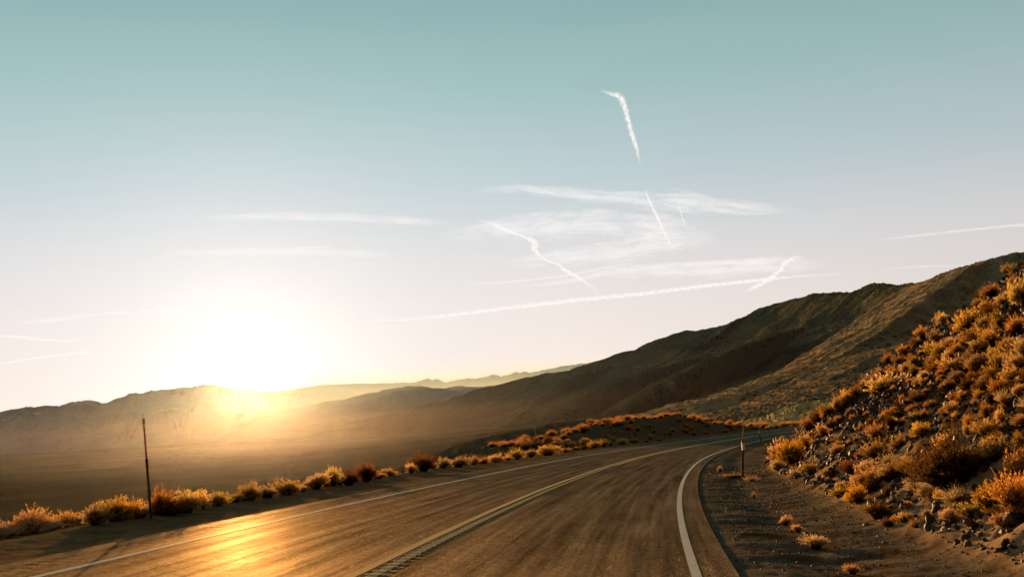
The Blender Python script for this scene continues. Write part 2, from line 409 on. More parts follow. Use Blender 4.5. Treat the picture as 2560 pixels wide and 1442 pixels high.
def vadd(a, b):
    g = N(ns, 'ShaderNodeVectorMath', operation='ADD'); ls.new(a, g.inputs[0]); ls.new(b, g.inputs[1]); return g.outputs[0]
gs = math_(ns, ls, 'DIVIDE', ang, 8.6)
gf = math_(ns, ls, 'MINIMUM', math_(ns, ls, 'MULTIPLY', math_(ns, ls, 'POWER', 2.71828, math_(ns, ls, 'MULTIPLY', math_(ns, ls, 'POWER', gs, 1.7), -1.0)), 1.3), 1.0)
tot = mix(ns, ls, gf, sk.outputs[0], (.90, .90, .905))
tot = vadd(tot, glow((1, .97, .94), expo(.5, 1.0)))
nish = N(ns, 'ShaderNodeTexSky'); nish.sky_type = 'NISHITA'; nish.sun_disc = False; nish.sun_elevation = LEL; nish.sun_rotation = SAZ
nish.dust_density = 2.0
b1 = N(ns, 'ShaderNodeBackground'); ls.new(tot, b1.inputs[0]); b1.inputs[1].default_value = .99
b2 = N(ns, 'ShaderNodeBackground'); ls.new(nish.outputs[0], b2.inputs[0]); b2.inputs[1].default_value = .05 * .02
ad = N(ns, 'ShaderNodeAddShader'); ls.new(b1.outputs[0], ad.inputs[0]); ls.new(b2.outputs[0], ad.inputs[1])
wo = N(ns, 'ShaderNodeOutputWorld'); ls.new(ad.outputs[0], wo.inputs[0])

# ------------------------------------------------------------------ near terrain sheet
az = np.concatenate([np.arange(-180, -44, 2.0), np.arange(-44, 44, .075), np.arange(44, 180, 2.0)])
rr = np.concatenate([np.array([.01, 1.0, 1.8]), np.geomspace(2.5, 60, 520), np.geomspace(60, 330, 170)[1:], np.geomspace(330, 60000, 190)[1:]])
AZ, RR = np.meshgrid(np.radians(az), rr)
X = np.sin(AZ) * RR; Y = np.cos(AZ) * RR
Z = terrain(X, Y)
S_, E_ = np.full(X.size, -60.), np.full(X.size, 99.)
mk = (RR < 330).ravel(); S_[mk], E_[mk] = se(X.ravel()[mk], Y.ravel()[mk])
xf, yf = X.ravel(), Y.ravel(); rf = RR.ravel()
tint = np.zeros((X.size, 3))
plainc = np.array([.056, .046, .019]); gravel = np.array([.165, .125, .078]); rockc = np.array([.055, .033, .016]); verge = np.array([.24, .145, .065]); scrub = np.array([.15, .105, .052])
pn = (1.3 * fbm(xf / 420, yf / 420, 5, 81) + 1.1 * fbm(xf / 260 - yf / 900, yf / 60, 4, 83))[:, None]  # ground mottling, plus sunlit streaks painted into the plain's tint
ln = (abs(fbm(xf / 900 + .3, yf / 260, 3, 87)) < .03).astype(float)[:, None]
tint[:] = plainc * np.clip(1 + .8 * pn, .35, 2) * (1 + 1.0 * ln * (rf > 500)[:, None])
def mixc(mask, c):
    global tint
    mask = mask[:, None]; tint = tint * (1 - mask) + c * mask
nearm = mk * (1 - sstep(150, 300, rf))
mixc(nearm * (E_ < -7), scrub); mixc(nearm * (E_ >= -7), scrub)
mixc(nearm * sstep(-LB(S_) - 1.0, -LB(S_) + .2, E_) * (E_ < 0), verge)
mixc(nearm * (E_ > 3.9) * (1 - sstep(TOE - .2, TOE + .5, E_)), gravel)
mixc(nearm * sstep(TOE - .2, TOE + .5, E_) * (S_ < 75), rockc * 1.25)
pat = fbm(xf / .9, yf / .9, 4, 91)
mixc(nearm * sstep(TOE - .3, TOE + .3, E_) * (1 - sstep(TOE + .9, TOE + 2.2, E_ + pat)) * (S_ < 60), np.array([.36, .23, .115]))  # bright band along the slope foot: low sunlight painted into the tint
mixc(nearm * sstep(.25, .45, pat) * sstep(4.1, 4.6, E_) * (1 - sstep(TOE, TOE + .6, E_)), np.array([.13, .078, .036]))
gnd = mesh_obj('ground', np.stack([xf, yf, Z.ravel()], 1), grid_faces(len(rr), len(az), True), MG, smooth=True, attrs={'tint': tint})
tag(gnd, kind='structure')

# ------------------------------------------------------------------ road
def groove(s, e):
    ph = np.mod(s, .30) / .30
    g = np.clip(1 - np.abs(ph - .5) / .27, 0, 1); g = sstep(0, .6, g)
    c = sstep(-.02, .01, e) * (1 - sstep(.29, .32, e))
    l = sstep(-4.42, -4.38, e) * (1 - sstep(-4.04, -4.0, e))
    return -g * (c * .011 + l * .007) * (s < 75)
def road_strip(name, e0, e1, mat, dz, s0, s1, ecols=None, fine_to=46):
    ss = np.concatenate([np.arange(s0, 2, .5), np.arange(2, fine_to, .05), np.arange(fine_to, s1, .5)])
    if ecols is None: ecols = np.linspace(e0, e1, 5)
    SS, EE = np.meshgrid(ss, ecols, indexing='ij')
    x, y, z = rpoint(SS, EE)
    z = z + dz + groove(SS, EE) + .004 * fbm(SS / 1.5, EE / .8, 2, 5) * 1.0
    V = np.stack([x, y, z], -1).reshape(-1, 3)
    o = mesh_obj(name, V, grid_faces(len(ss), len(ecols)), mat, smooth=True, attrs={'se': np.stack([SS, EE, SS * 0], -1).reshape(-1, 3)})
    return tag(o, kind='structure')
ecs = np.unique(np.concatenate([np.linspace(-4.66, 4.06, 34), np.array([-4.42, -4.38, -4.2, -4.04, -4.0, -.07, -.05, -.02, 0, .06, .12, .18, .24, .3, .33, .36, .39])]))
road_strip('road', 0, 0, MA, 0, -58, 256, ecs)
road_strip('lane_marking', -3.66, -3.54, MW, .004, -58, 255)
road_strip('lane_marking', 3.55, 3.66, MW, .004, -58, 255)
road_strip('lane_marking', -.18, -.05, MY, .004, -58, 255)
road_strip('lane_marking', .03, .16, MY, .004, -58, 255, np.linspace(.03, .16, 7))

# ------------------------------------------------------------------ hills and mountains
def hill(name, rows, nu, nv, mat, amp=.25, su=8, seed=1, bumps=0, pw=1.35, back=.9, label=None, crestn=0, sv=2.0, rough=0.0, foot_drop=0, shelf=0):
    """rows: (crest px,py,depth, foot px,py,depth) left to right; a sheet of slope with spurs, its rounded crest and its far side"""
    rows = np.array(rows, float); t = np.linspace(0, 1, len(rows)); u = np.linspace(0, 1, nu)
    def smooth_i(col):
        y = np.interp(u, t, rows[:, col]); return y
    dens = smooth_i
    Cc = np.array([at(a, b, c) for a, b, c in zip(dens(0), dens(1), dens(2))])
    Fo = np.array([at(a, b, c) for a, b, c in zip(dens(3), dens(4), dens(5))])
    Fo[:, 2] -= foot_drop
    v = np.concatenate([np.linspace(0, .9, int(nv * .62)), np.linspace(.9, 1.1, int(nv * .22))[1:], np.linspace(1.1, 2.0, int(nv * .16))[1:]])
    U, Vv = np.meshgrid(u, v, indexing='ij')
    C3 = Cc[:, None, :]; F3 = Fo[:, None, :]
    H = (Cc[:, 2] - Fo[:, 2])[:, None]
    VS = .55
    if shelf:
        # broad back of the spur: runs level along the line of sight, then the near side falls away
        N3 = C3.copy(); N3[..., 1] -= shelf * dens(2)[:, None]; N3[..., 2] += .09 * shelf * dens(2)[:, None]
        t1 = np.clip(Vv / VS, 0, 1)[..., None]; t2 = np.clip((Vv - VS) / (1 - VS), 0, 9)[..., None]
        P = np.where(Vv[..., None] < VS, F3 + (N3 - F3) * t1, N3 + (C3 - N3) * t2)
        vf = np.clip(Vv / VS, 0, 1)
        vf = vf - .0 
    else:
        P = F3 + (C3 - F3) * Vv[..., None]
        vf = np.clip(Vv, 0, 1)
    prof = vf ** pw
    prof = prof - .06 * sstep(.7, 1.0, vf) * 0
    zz = F3[..., 2] + H * prof
    # rounded crest and far side
    bk = np.clip(Vv - 1, 0, 2)
    zz = zz - H * back * (np.sqrt(bk * bk + .0009) - .03) * (Vv > 1)
    un = U * su
    wv = fbm(un * .8, Vv * 1.5, 3, seed + 7) * .5
    sp = ridged(un + wv, Vv * sv * .35 + 3.1, 5, seed, .52) - .62
    env = (np.clip(Vv, 0, 1) ** .8) * (1 - sstep(.86, 1.0, Vv) * .92) * sstep(0, .15, Vv) + (Vv > 1) * 0
    zz = zz + H * amp * sp * env
    if shelf: zz = zz + H * .03 * (ridged(un * .35 + 2, (Vv - VS) * 16, 4, seed + 17) - .75) * sstep(VS - .15, VS + .05, Vv) * (1 - sstep(.93, 1.0, Vv))
    px, py = P[..., 0], P[..., 1]
    if crestn: zz = zz + crestn * fbm(un * 9, Vv * 3, 4, seed + 3) * sstep(.4, 1, Vv)
    if rough: zz = zz + rough * fbm(px / (rough * 14), py / (rough * 14), 4, seed + 11) * sstep(0, .1, Vv)
    if bumps: zz = zz + bumps * (np.clip(vnoise(px / (bumps * 1.7), py / (bumps * 1.7), seed + 5) - .62, 0, 1) * 2.4) * sstep(.02, .2, Vv)
    V = np.stack([px, py, zz], -1).reshape(-1, 3)
    o = mesh_obj(name, V, grid_faces(nu, len(v)), mat, smooth=True)
    return tag(o, kind='structure', label=label)
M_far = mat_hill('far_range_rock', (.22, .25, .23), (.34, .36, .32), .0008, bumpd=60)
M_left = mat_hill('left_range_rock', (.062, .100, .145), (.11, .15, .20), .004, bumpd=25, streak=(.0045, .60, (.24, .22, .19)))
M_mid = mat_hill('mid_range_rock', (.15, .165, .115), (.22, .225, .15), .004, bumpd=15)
M_r0 = mat_hill('right_mountain_scrub', (.078, .072, .032), (.145, .128, .060), .012, dots=.085, bumpd=4, streak=(.010, .61, (.26, .24, .15)))
M_r1 = mat_hill('sunlit_spur_scrub', (.17, .12, .055), (.44, .31, .15), .03, dots=.16, bumpd=1.6)  # brighter than the mountain behind: sunlit look put into the scrub colour
M_r2 = mat_hill('near_spur_scrub', (.17, .125, .06), (.34, .24, .12), .09, dots=.42, bumpd=.6)
M_ol = mat_hill('olive_bank', (.46, .33, .12), (.64, .45, .17), .35, dots=.9, dotc=(.05, .035, .012), bumpd=.3)

far_c = [(700, 975), (900, 962), (1020, 960), (1040, 954), (1052, 950), (1062, 947), (1070, 944), (1080, 949), (1091, 945), (1100, 949), (1112, 955), (1140, 950), (1169, 945), (1190, 946), (1215, 941),
         (1235, 935), (1252, 940), (1275, 935), (1290, 928), (1299, 932), (1309, 928), (1325, 931), (1350, 926), (1368, 922), (1390, 918), (1407, 914), (1435, 911), (1465, 906), (1520, 898), (1600, 890)]
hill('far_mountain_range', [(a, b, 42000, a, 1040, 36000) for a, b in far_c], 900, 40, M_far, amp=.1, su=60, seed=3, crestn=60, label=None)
mid2 = [(560, 990), (700, 983), (740, 971), (800, 962), (850, 960), (900, 959), (997, 957), (1087, 957), (1150, 954), (1173, 951), (1250, 945), (1310, 938), (1370, 932), (1450, 925), (1600, 905)]
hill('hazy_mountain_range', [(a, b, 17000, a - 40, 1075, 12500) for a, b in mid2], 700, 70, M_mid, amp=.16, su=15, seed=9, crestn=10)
lft = [(-420, 1075), (-200, 1048), (-80, 1040), (0, 1030), (60, 1018), (110, 1009), (150, 1013), (190, 1003), (225, 1000), (260, 1006), (300, 993), (330, 983), (355, 986), (380, 979), (430, 972), (480, 969), (512, 960), (545, 963),
       (590, 972), (640, 978), (690, 979), (740, 984), (800, 1000), (860, 1020), (930, 1050)]
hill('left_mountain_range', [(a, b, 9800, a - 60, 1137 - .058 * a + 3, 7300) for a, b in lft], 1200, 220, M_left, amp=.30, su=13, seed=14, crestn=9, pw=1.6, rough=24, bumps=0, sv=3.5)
h3 = [(620, 1040), (700, 1026), (780, 1012), (840, 1000), (900, 989), (930, 981), (958, 974), (1000, 967), (1029, 964), (1087, 969), (1130, 967), (1173, 965), (1243, 964), (1330, 960), (1450, 955)]
hill('middle_hill', [(a, b, 6300, a - 60, 1105 - .03 * (a - 600), 4900) for a, b in h3], 700, 120, M_mid, amp=.22, su=5, seed=22, crestn=5, rough=9, sv=4)
M0 = [(740, 1090, 5600, 600, 1110, 5000), (830, 1070, 5400, 660, 1104, 4700), (900, 1052, 5200, 720, 1099, 4400), (947, 1040, 5000, 780, 1095, 4100), (1009, 1031, 4900, 840, 1091, 3800), (1036, 1017, 4800, 880, 1089, 3600), (1079, 1010, 4600, 930, 1086, 3400),
      (1118, 1005, 4500, 970, 1084, 3200), (1149, 992, 4400, 1000, 1081, 3000), (1173, 988, 4300, 1030, 1079, 2900), (1220, 970, 4200, 1070, 1076, 2700), (1251, 963, 4100, 1100, 1074, 2600), (1309, 943, 4000, 1150, 1071, 2400),
      (1333, 941, 3900, 1180, 1069, 2300), (1368, 933, 3800, 1220, 1067, 2200), (1418, 928, 3700, 1260, 1064, 2050), (1446, 916, 3600, 1290, 1062, 1950), (1496, 905, 3500, 1330, 1060, 1850), (1555, 880, 3300, 1380, 1057, 1700),
      (1620, 856, 3100, 1430, 1054, 1550), (1690, 836, 2900, 1480, 1051, 1400), (1760, 824, 2700, 1530, 1049, 1300), (1850, 796, 2500, 1580, 1046, 1200), (1898, 771, 2400, 1620, 1044, 1150), (1947, 754, 2300, 1660, 1042, 1100), (2033, 734, 2200, 1720, 1040, 1050), (2085, 727, 2100, 1770, 1038, 1000),
      (2134, 725, 2050, 1820, 1037, 960), (2172, 711, 2000, 1860, 1036, 930), (2203, 706, 1950, 1900, 1035, 900), (2241, 710, 1900, 1950, 1034, 880), (2311, 695, 1800, 2020, 1033, 850), (2380, 687, 1750, 2100, 1032, 820), (2449, 673, 1700, 2200, 1030, 800), (2519, 651, 1650, 2300, 1028, 780), (2700, 600, 1600, 2500, 1020, 760), (2950, 560, 1550, 2750, 1010, 740)]
def _m0(px, py, D):
    fy = 1112 - .061 * px + 27
    k = max(0., (1056 - py)) * 2.1 + 60
    fx = px - k
    Df = float(np.interp(fx, [300, 600, 1000, 1300, 1600, 1900, 2300], [5600, 5000, 3700, 2200, 1350, 900, 760]))
    return (px, py, max(D, Df * 1.12), fx, float(np.interp(fx, [300, 600, 1000, 1300, 1600, 1900, 2300], [1120, 1108, 1080, 1064, 1048, 1038, 1030])), Df)
M0 = [_m0(a_[0], a_[1], a_[2]) for a_ in M0]
hill('right_mountain', M0, 1700, 460, M_r0, amp=.42, su=8, seed=31, bumps=2.8, pw=1.15, crestn=3, sv=3.0, rough=9, foot_drop=16)
for S_name, sp_, fd in (('s2', [(1180, 1050, 3300), (1290, 1016, 3150), (1350, 988, 3100), (1400, 957, 3100), (1450, 938, 3150), (1520, 918, 3250), (1600, 905, 3300)], .86),
                        ('s1', [(1260, 1062, 2200), (1350, 1040, 2150), (1440, 997, 2150), (1520, 962, 2200), (1600, 932, 2300), (1720, 900, 2450), (1800, 890, 2550)], .84),
                        ('s3', [(1400, 1060, 1500), (1500, 1034, 1480), (1560, 1002, 1500), (1620, 966, 1550), (1700, 930, 1620), (1800, 884, 1700), (1900, 845, 1800), (1980, 830, 1900)], .82)):
    hill('mountain_spur', [(a, b, c, a - max(30, (1060 - b) * 1.5), 1060 - .03 * (a - 1300), c * fd) for a, b, c in sp_], 700, 150, M_r0, amp=.12, su=6, seed=int(sp_[0][2]), bumps=2.2, pw=1.3, crestn=2, sv=1.0, rough=2, foot_drop=10, shelf=.06)
A = [(1480, 1062, 1000, 1400, 1075, 850), (1600, 1034, 860, 1500, 1066, 760), (1700, 1008, 820, 1600, 1060, 640), (1780, 987, 800, 1680, 1058, 590), (1860, 963, 830, 1750, 1056, 560), (1940, 931, 880, 1810, 1054, 540), (2000, 896, 930, 1860, 1052, 530), (2060, 859, 1000, 1910, 1050, 520), (2110, 823, 1050, 1950, 1048, 510), (2170, 781, 1150, 2000, 1046, 500),
     (2230, 738, 1300, 2060, 1044, 490), (2290, 706, 1400, 2120, 1042, 480), (2400, 700, 1380, 2230, 1040, 460), (2560, 680, 1350, 2400, 1038, 440), (2800, 650, 1300, 2600, 1030, 420)]
hill('mountain_spur', A, 900, 260, M_r1, amp=.15, su=9, seed=44, bumps=1.0, pw=1.3, crestn=2, sv=1.0, rough=1.2, foot_drop=12, shelf=.16)
B = [(1700, 1046, 520, 1640, 1060, 430), (1800, 1027, 480, 1720, 1058, 380), (1860, 1012, 470, 1780, 1056, 350), (1920, 985, 480, 1830, 1055, 340), (1980, 951, 500, 1880, 1054, 330), (2047, 916, 520, 1940, 1052, 325), (2130, 888, 540, 2010, 1050, 320), (2220, 870, 560, 2100, 1048, 315), (2350, 840, 560, 2220, 1046, 310), (2560, 800, 560, 2400, 1040, 300)]
hill('mountain_spur', B, 700, 200, M_r2, amp=.15, su=7, seed=52, bumps=.7, pw=1.2, crestn=1, sv=1.0, rough=.6, foot_drop=6, shelf=.14)
Cc_ = [(1740, 1046, 340, 1700, 1060, 260), (1800, 1034, 330, 1760, 1060, 250), (1880, 1021, 320, 1820, 1060, 245), (1947, 1006, 320, 1880, 1062, 240), (1990, 991, 325, 1930, 1062, 238), (2033, 972, 330, 1980, 1062, 236), (2110, 946, 340, 2060, 1060, 234), (2190, 922, 350, 2140, 1058, 232), (2300, 895, 360, 2250, 1055, 230), (2500, 860, 360, 2450, 1050, 225)]
hill('mountain_spur', Cc_, 600, 160, M_r2, amp=.18, su=8, seed=63, bumps=.8, pw=1.1, crestn=.5, sv=1.0, rough=.4, foot_drop=4, shelf=.12)
O = [(1845, 1056, 225, 1840, 1070, 190), (1880, 1048, 222, 1880, 1070, 185), (1912, 1040, 220, 1915, 1070, 180), (1940, 1029, 218, 1945, 1071, 178), (1975, 1017, 216, 1980, 1071, 176), (2020, 1006, 215, 2025, 1070, 175), (2080, 994, 214, 2085, 1068, 174), (2150, 980, 214, 2160, 1064, 174), (2300, 950, 214, 2310, 1060, 174)]
hill('roadside_embankment', O, 400, 90, M_ol, amp=.10, su=5, seed=73, bumps=.35, pw=1.0, crestn=.15, sv=.8, rough=.3, foot_drop=2)

exec_rest = True
# ------------------------------------------------------------------ haze
def haze_box(name, x0, x1, y0, y1, z0, z1, parts, label):
    V = [(x, y, z) for z in (z0, z1) for y in (y0, y1) for x in (x0, x1)]
    Fc = [(0, 2, 3, 1), (4, 5, 7, 6), (0, 1, 5, 4), (2, 6, 7, 3), (0, 4, 6, 2), (1, 3, 7, 5)]
    m, nt, ns, ls = newmat(name + '_air'); sh = None
    for col, dens, g in parts:
        v = N(ns, 'ShaderNodeVolumeScatter'); v.inputs['Color'].default_value = (*col, 1); v.inputs['Density'].default_value = dens; v.inputs['Anisotropy'].default_value = g
        if sh is None: sh = v.outputs[0]
        else:
            a = N(ns, 'ShaderNodeAddShader'); ls.new(sh, a.inputs[0]); ls.new(v.outputs[0], a.inputs[1]); sh = a.outputs[0]
    o_ = N(ns, 'ShaderNodeOutputMaterial'); ls.new(sh, o_.inputs['Volume'])
    o = mesh_obj(name, V, Fc, m)
    return tag(o, label=label, kind='stuff', cat='haze')
haze_box('haze', -2600, 500, 70, 2800, -90, 24, [((1, .62, .22), 6.0e-6, .88)], 'added warm glow haze low over the near valley under the sun')  # scattering volume added to give the sun's warm veil over the valley
haze_box('distant_haze', -1500, 9000, 5400, 40000, -160, 300, [((.42, .74, 1), 3.0e-4, .3)], 'pale greenish haze bank veiling the far ranges')
haze_box('haze', -40000, 40000, -3000, 60000, -160, 130, [((.22, .55, 1.0), 1.0e-5, .1), ((1, .68, .32), 1.9e-6, .93), ((1, .80, .50), 1.0e-6, .98)], 'thin valley haze with added golden sun glow in front of the far ranges')  # thin bluish air haze; forward-scattering parts added for glow around the sun

# ------------------------------------------------------------------ delineator posts
M_red = mat_plain('faded_red_paint', (.55, .06, .03), .5, .25, 9); M_wh = mat_plain('white_reflective_sheet', (.80, .78, .72), .45, .08, 20)
M_pst = mat_plain('weathered_post_steel', (.055, .035, .02), .8, .4, 14); M_blk = mat_plain('black_clamp', (.012, .011, .01), .5, .3, 20)
M_cop = mat_plain('orange_rod_paint', (.62, .20, .07), .45, .3, 10)
def post(top, base, D, label, style, group='delineator posts beside the road'):
    B = at(base[0], base[1], D); T = at(top[0], top[1], D)
    B = np.array([B[0], B[1], tz(B[0], B[1])]) if D < 130 else B
    root = bpy.data.objects.new('delineator_post', None); COL.objects.link(root); root.location = B
    tag(root, label, 'marker post', group)
    ax = T - B; L = np.linalg.norm(ax)
    def seg(name, a, b, r, mat, k=12, rr=None, parent=root):
        m = MB(); m.tube([ax * a, ax * b], [r, rr or r], k); return m.build(name, mat, parent)
    k = max(1., D / 42.0) ** .5
    if style == 'left':
        seg('post', -.06, .59, .023, M_pst); seg('rod', .58, .905, .015, M_red); seg('reflective_band', .903, .948, .024, M_wh); seg('tip', .946, 1, .023, M_red)
        seg('clamp', .570, .60, .030, M_blk)
    elif style == 'right':
        seg('post', -.06, .60, .034, M_pst); seg('rod', .58, .86, .016, M_cop); seg('tip', .858, 1, .017, M_wh, rr=.010); seg('clamp', .585, .625, .046, M_blk)
        m = MB(); n = np.array([-.0, -1, 0]); c = ax * .53
        w_, t_, h_ = .045, .012, .062 * L
        V = [c + np.array([sx * w_, -.036 + sy * t_, sz * h_]) for sz in (-1, 1) for sy in (-1, 1) for sx in (-1, 1)]
        m.add(V, [(0, 2, 3, 1), (4, 5, 7, 6), (0, 1, 5, 4), (2, 6, 7, 3), (0, 4, 6, 2), (1, 3, 7, 5)]); m.build('reflector', M_wh, root)
    elif style == 'slim':
        seg('post', -.06, .50, .030 * k, M_pst); seg('rod', .49, .93, .024 * k, M_red); seg('tip', .928, 1, .022 * k, M_wh)
    elif style == 'slimr':
        seg('post', -.06, .42, .030 * k, M_pst); seg('reflector', .40, .52, .040 * k, M_wh); seg('rod', .50, 1, .020 * k, M_red)
    return root
post((358, 1045), (378, 1300), 19.3, 'tall marker post with red upper rod and white band, nearest on the left verge', 'left')
post((1858, 1040), (1856, 1190), 32.6, 'marker post with copper rod, black clamp and white reflector on the right shoulder', 'right')
post((1337, 1063), (1341, 1132), 74.5, 'thin post with red rod in front of the low left end of the scrubby mound', 'slim')
post((1583, 1050), (1588, 1106), 110, 'thin red tipped post standing against the dark face of the mound', 'slim')
post((1891, 1047), (1903, 1106), 94.7, 'small reddish post with pale reflector just behind the copper rod post', 'slimr')
post((2002, 1051), (2005, 1069), 180, 'tiny distant post below the olive bank, left one of the pair', 'slim')
post((2012, 1047), (2016, 1068), 176, 'tiny distant post below the olive bank, right one of the pair by the slope', 'slim')

# ------------------------------------------------------------------ shrubs
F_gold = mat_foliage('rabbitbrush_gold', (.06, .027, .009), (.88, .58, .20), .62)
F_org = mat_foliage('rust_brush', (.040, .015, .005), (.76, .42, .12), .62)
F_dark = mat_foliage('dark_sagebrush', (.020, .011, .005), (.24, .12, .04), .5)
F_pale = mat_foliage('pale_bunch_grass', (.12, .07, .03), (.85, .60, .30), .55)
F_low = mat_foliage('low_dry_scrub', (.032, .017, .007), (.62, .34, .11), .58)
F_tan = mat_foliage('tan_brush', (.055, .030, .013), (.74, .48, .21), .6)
M_twig = mat_plain('woody_twig', (.05, .03, .016), .9, .4, 20)
def unit(v): return v / (np.linalg.norm(v, axis=-1, keepdims=True) + 1e-9)
def shrub_mesh(seed, lobes, n_stem, tip, spread=1.0, blade=.010, spiky=0., height=1.0):
    """unit shrub about 1 wide and .8 high; ribbons from the root, each ending in a fluffy head"""
    r = np.random.RandomState(seed); V = []; Fc = []; Hh = []
    cen = []
    for l in range(lobes):
        a = r.rand() * 6.28; d = .28 * math.sqrt(r.rand()) * (lobes > 1)
        cen.append((math.cos(a) * d, math.sin(a) * d, r.uniform(.22, .36) * (1 if lobes > 1 else .9), r.uniform(.75, 1.15)))
    n = 0
    per = n_stem // lobes
    for cx, cy, rad, hs in cen:
        phi = r.rand(per) * 6.283; u = r.rand(per) ** .75
        th = np.arccos(1 - u * (1.12 if not spiky else .8))                    # from vertical
        rr = rad * (.45 + .75 * r.rand(per)) * (1 + spiky * r.rand(per) * .8) * (.72 + .56 * vnoise(phi * 1.3 + seed, th * 2.2, seed))
        tip_p = np.stack([cx + np.sin(th) * np.cos(phi) * rr * 1.35 * spread, cy + np.sin(th) * np.sin(phi) * rr * 1.35 * spread, (.16 + np.cos(th) * rr * 1.7 * hs) * height], 1)
        base = np.stack([cx * .5 + r.randn(per) * .03, cy * .5 + r.randn(per) * .03, np.zeros(per)], 1)
        mid = base * .45 + tip_p * .55; mid[:, 2] += rad * .16; mid[:, :2] -= (tip_p - base)[:, :2] * .08
        side = unit(np.cross(tip_p - base, r.randn(per, 3))) * blade
        P = np.stack([base - side, base + side, mid - side * .8, mid + side * .8, tip_p - side * .3, tip_p + side * .3], 1)
        V.append(P.reshape(-1, 3)); idx = n + np.arange(per)[:, None] * 6
        Fc.append(np.concatenate([idx + np.array([0, 1, 3, 2]), idx + np.array([2, 3, 5, 4])])); n += per * 6
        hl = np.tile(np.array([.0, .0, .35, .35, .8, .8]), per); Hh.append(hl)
        # heads
        for q in range(tip):
            back = r.rand(per)[:, None] * (.30 if not spiky else .5)
            c = tip_p * (1 - back) + mid * back + r.randn(per, 3) * .018
            d1 = unit(r.randn(per, 3) + np.array([0, 0, .8]) + unit(tip_p - mid) * 1.2) * (.026 + .060 * r.rand(per)[:, None] ** 2) * (1 + spiky)
            d2 = unit(np.cross(d1, r.randn(per, 3))) * (.012 + .012 * r.rand(per)[:, None]) * (1 - .6 * min(spiky, 1))
            P = np.stack([c - d2, c + d1 * .4 - d2 * .2, c + d1, c + d2], 1)
            V.append(P.reshape(-1, 3)); Fc.append(n + np.arange(per)[:, None] * 4 + np.array([0, 1, 2, 3])); n += per * 4
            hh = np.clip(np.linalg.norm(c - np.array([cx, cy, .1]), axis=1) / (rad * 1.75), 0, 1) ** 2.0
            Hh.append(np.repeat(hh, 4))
    V = np.concatenate(V); V[:, :2] /= np.percentile(np.abs(V[:, :2]), 97) * 1.9; V[:, 2] *= .80 / np.percentile(V[:, 2], 98)
    return V, np.concatenate(Fc), np.concatenate(Hh)
def proto_data(name, seed, lobes, ns_, tip, mat, **kw):
    V, Fc, Hh = shrub_mesh(seed, lobes, ns_, tip, **kw)
    o = mesh_obj(name, V, Fc, mat, attrs={'h': Hh}, link=False); me = o.data; bpy.data.objects.remove(o); return me
def twig_data(seed):
    r = random.Random(seed); m = MB()
    for i in range(11):
        a = r.random() * 6.28; l = r.uniform(.25, .5); t = r.uniform(.3, 1.0)
        d = np.array([math.cos(a) * math.sin(t), math.sin(a) * math.sin(t), math.cos(t)])
        m.tube([[0, 0, -.08], d * l * .5 + np.array([0, 0, .02]), d * l + np.array([0, 0, .05])], [.022, .013, .005], 5, False)
    me = bpy.data.meshes.new('stems'); me.from_pydata([tuple(p) for p in np.concatenate(m.v)], [], m.f); me.update(); me.materials.append(M_twig); return me
TW = [twig_data(i) for i in range(3)]
PR = {}
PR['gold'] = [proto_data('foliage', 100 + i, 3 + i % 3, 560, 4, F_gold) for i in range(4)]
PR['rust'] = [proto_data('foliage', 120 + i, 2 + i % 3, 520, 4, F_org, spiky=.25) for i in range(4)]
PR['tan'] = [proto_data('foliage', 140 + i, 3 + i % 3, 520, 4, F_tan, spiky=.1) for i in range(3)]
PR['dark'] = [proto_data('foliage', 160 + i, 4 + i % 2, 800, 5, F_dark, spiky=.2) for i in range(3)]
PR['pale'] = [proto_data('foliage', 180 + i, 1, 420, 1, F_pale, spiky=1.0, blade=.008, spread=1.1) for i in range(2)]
WORD = {'gold': 'golden feathery shrub', 'rust': 'rust orange shrub', 'tan': 'tan brown shrub', 'dark': 'dark brown bushy shrub', 'pale': 'pale spiky grass bunch'}
ALLS = []; BUDGET = []
def shrub(pos, w_, h_, kind, group=None, label=None, parts=True, lean=None, cat=None):
    nm = 'grass_tuft' if kind == 'pale' else 'shrub'
    me = rnd.choice(PR[kind])
    rz = rnd.random() * 6.28
    if parts:
        root = bpy.data.objects.new(nm, None); COL.objects.link(root)
        f = bpy.data.objects.new('foliage', me); COL.objects.link(f); f.parent = root
        t = bpy.data.objects.new('stems', rnd.choice(TW)); COL.objects.link(t); t.parent = root
    else:
        root = bpy.data.objects.new(nm, me); COL.objects.link(root)
    root.location = (pos[0], pos[1], pos[2] - .03 * h_); root.scale = (w_, w_, h_ / .78)
    if lean is not None: root.rotation_euler = (lean[0], lean[1], rz)
    else: root.rotation_euler = (0, 0, rz)
    tag(root, label, cat or ('grass' if kind == 'pale' else 'shrub'), group)
    P_ = np.array(pos, float); sz_ = w_ * h_ / max(np.dot(P_ - CP, CF), 1) ** 2
    if nm == 'shrub' and cat != 'weed': BUDGET.append((sz_, root))
    ALLS.append(root); return root
ORD = ['first', 'second', 'third', 'fourth', 'fifth', 'sixth', 'seventh', 'eighth', 'ninth', 'tenth', 'eleventh', 'twelfth', 'thirteenth', 'fourteenth', 'fifteenth', 'sixteenth', 'seventeenth', 'eighteenth', 'nineteenth', 'twentieth']
def ordn(i):
    if i < 20: return ORD[i]
    if i >= 99: return 'hundred and ' + ordn(i - 100) if i > 99 else 'hundredth'
    t = ['twenty', 'thirty', 'forty', 'fifty', 'sixty', 'seventy', 'eighty', 'ninety'][(i + 1) // 10 - 2]
    u_ = (i + 1) % 10
    return (t + '-' + ORD[u_ - 1]) if u_ else t[:-1] + 'ieth'
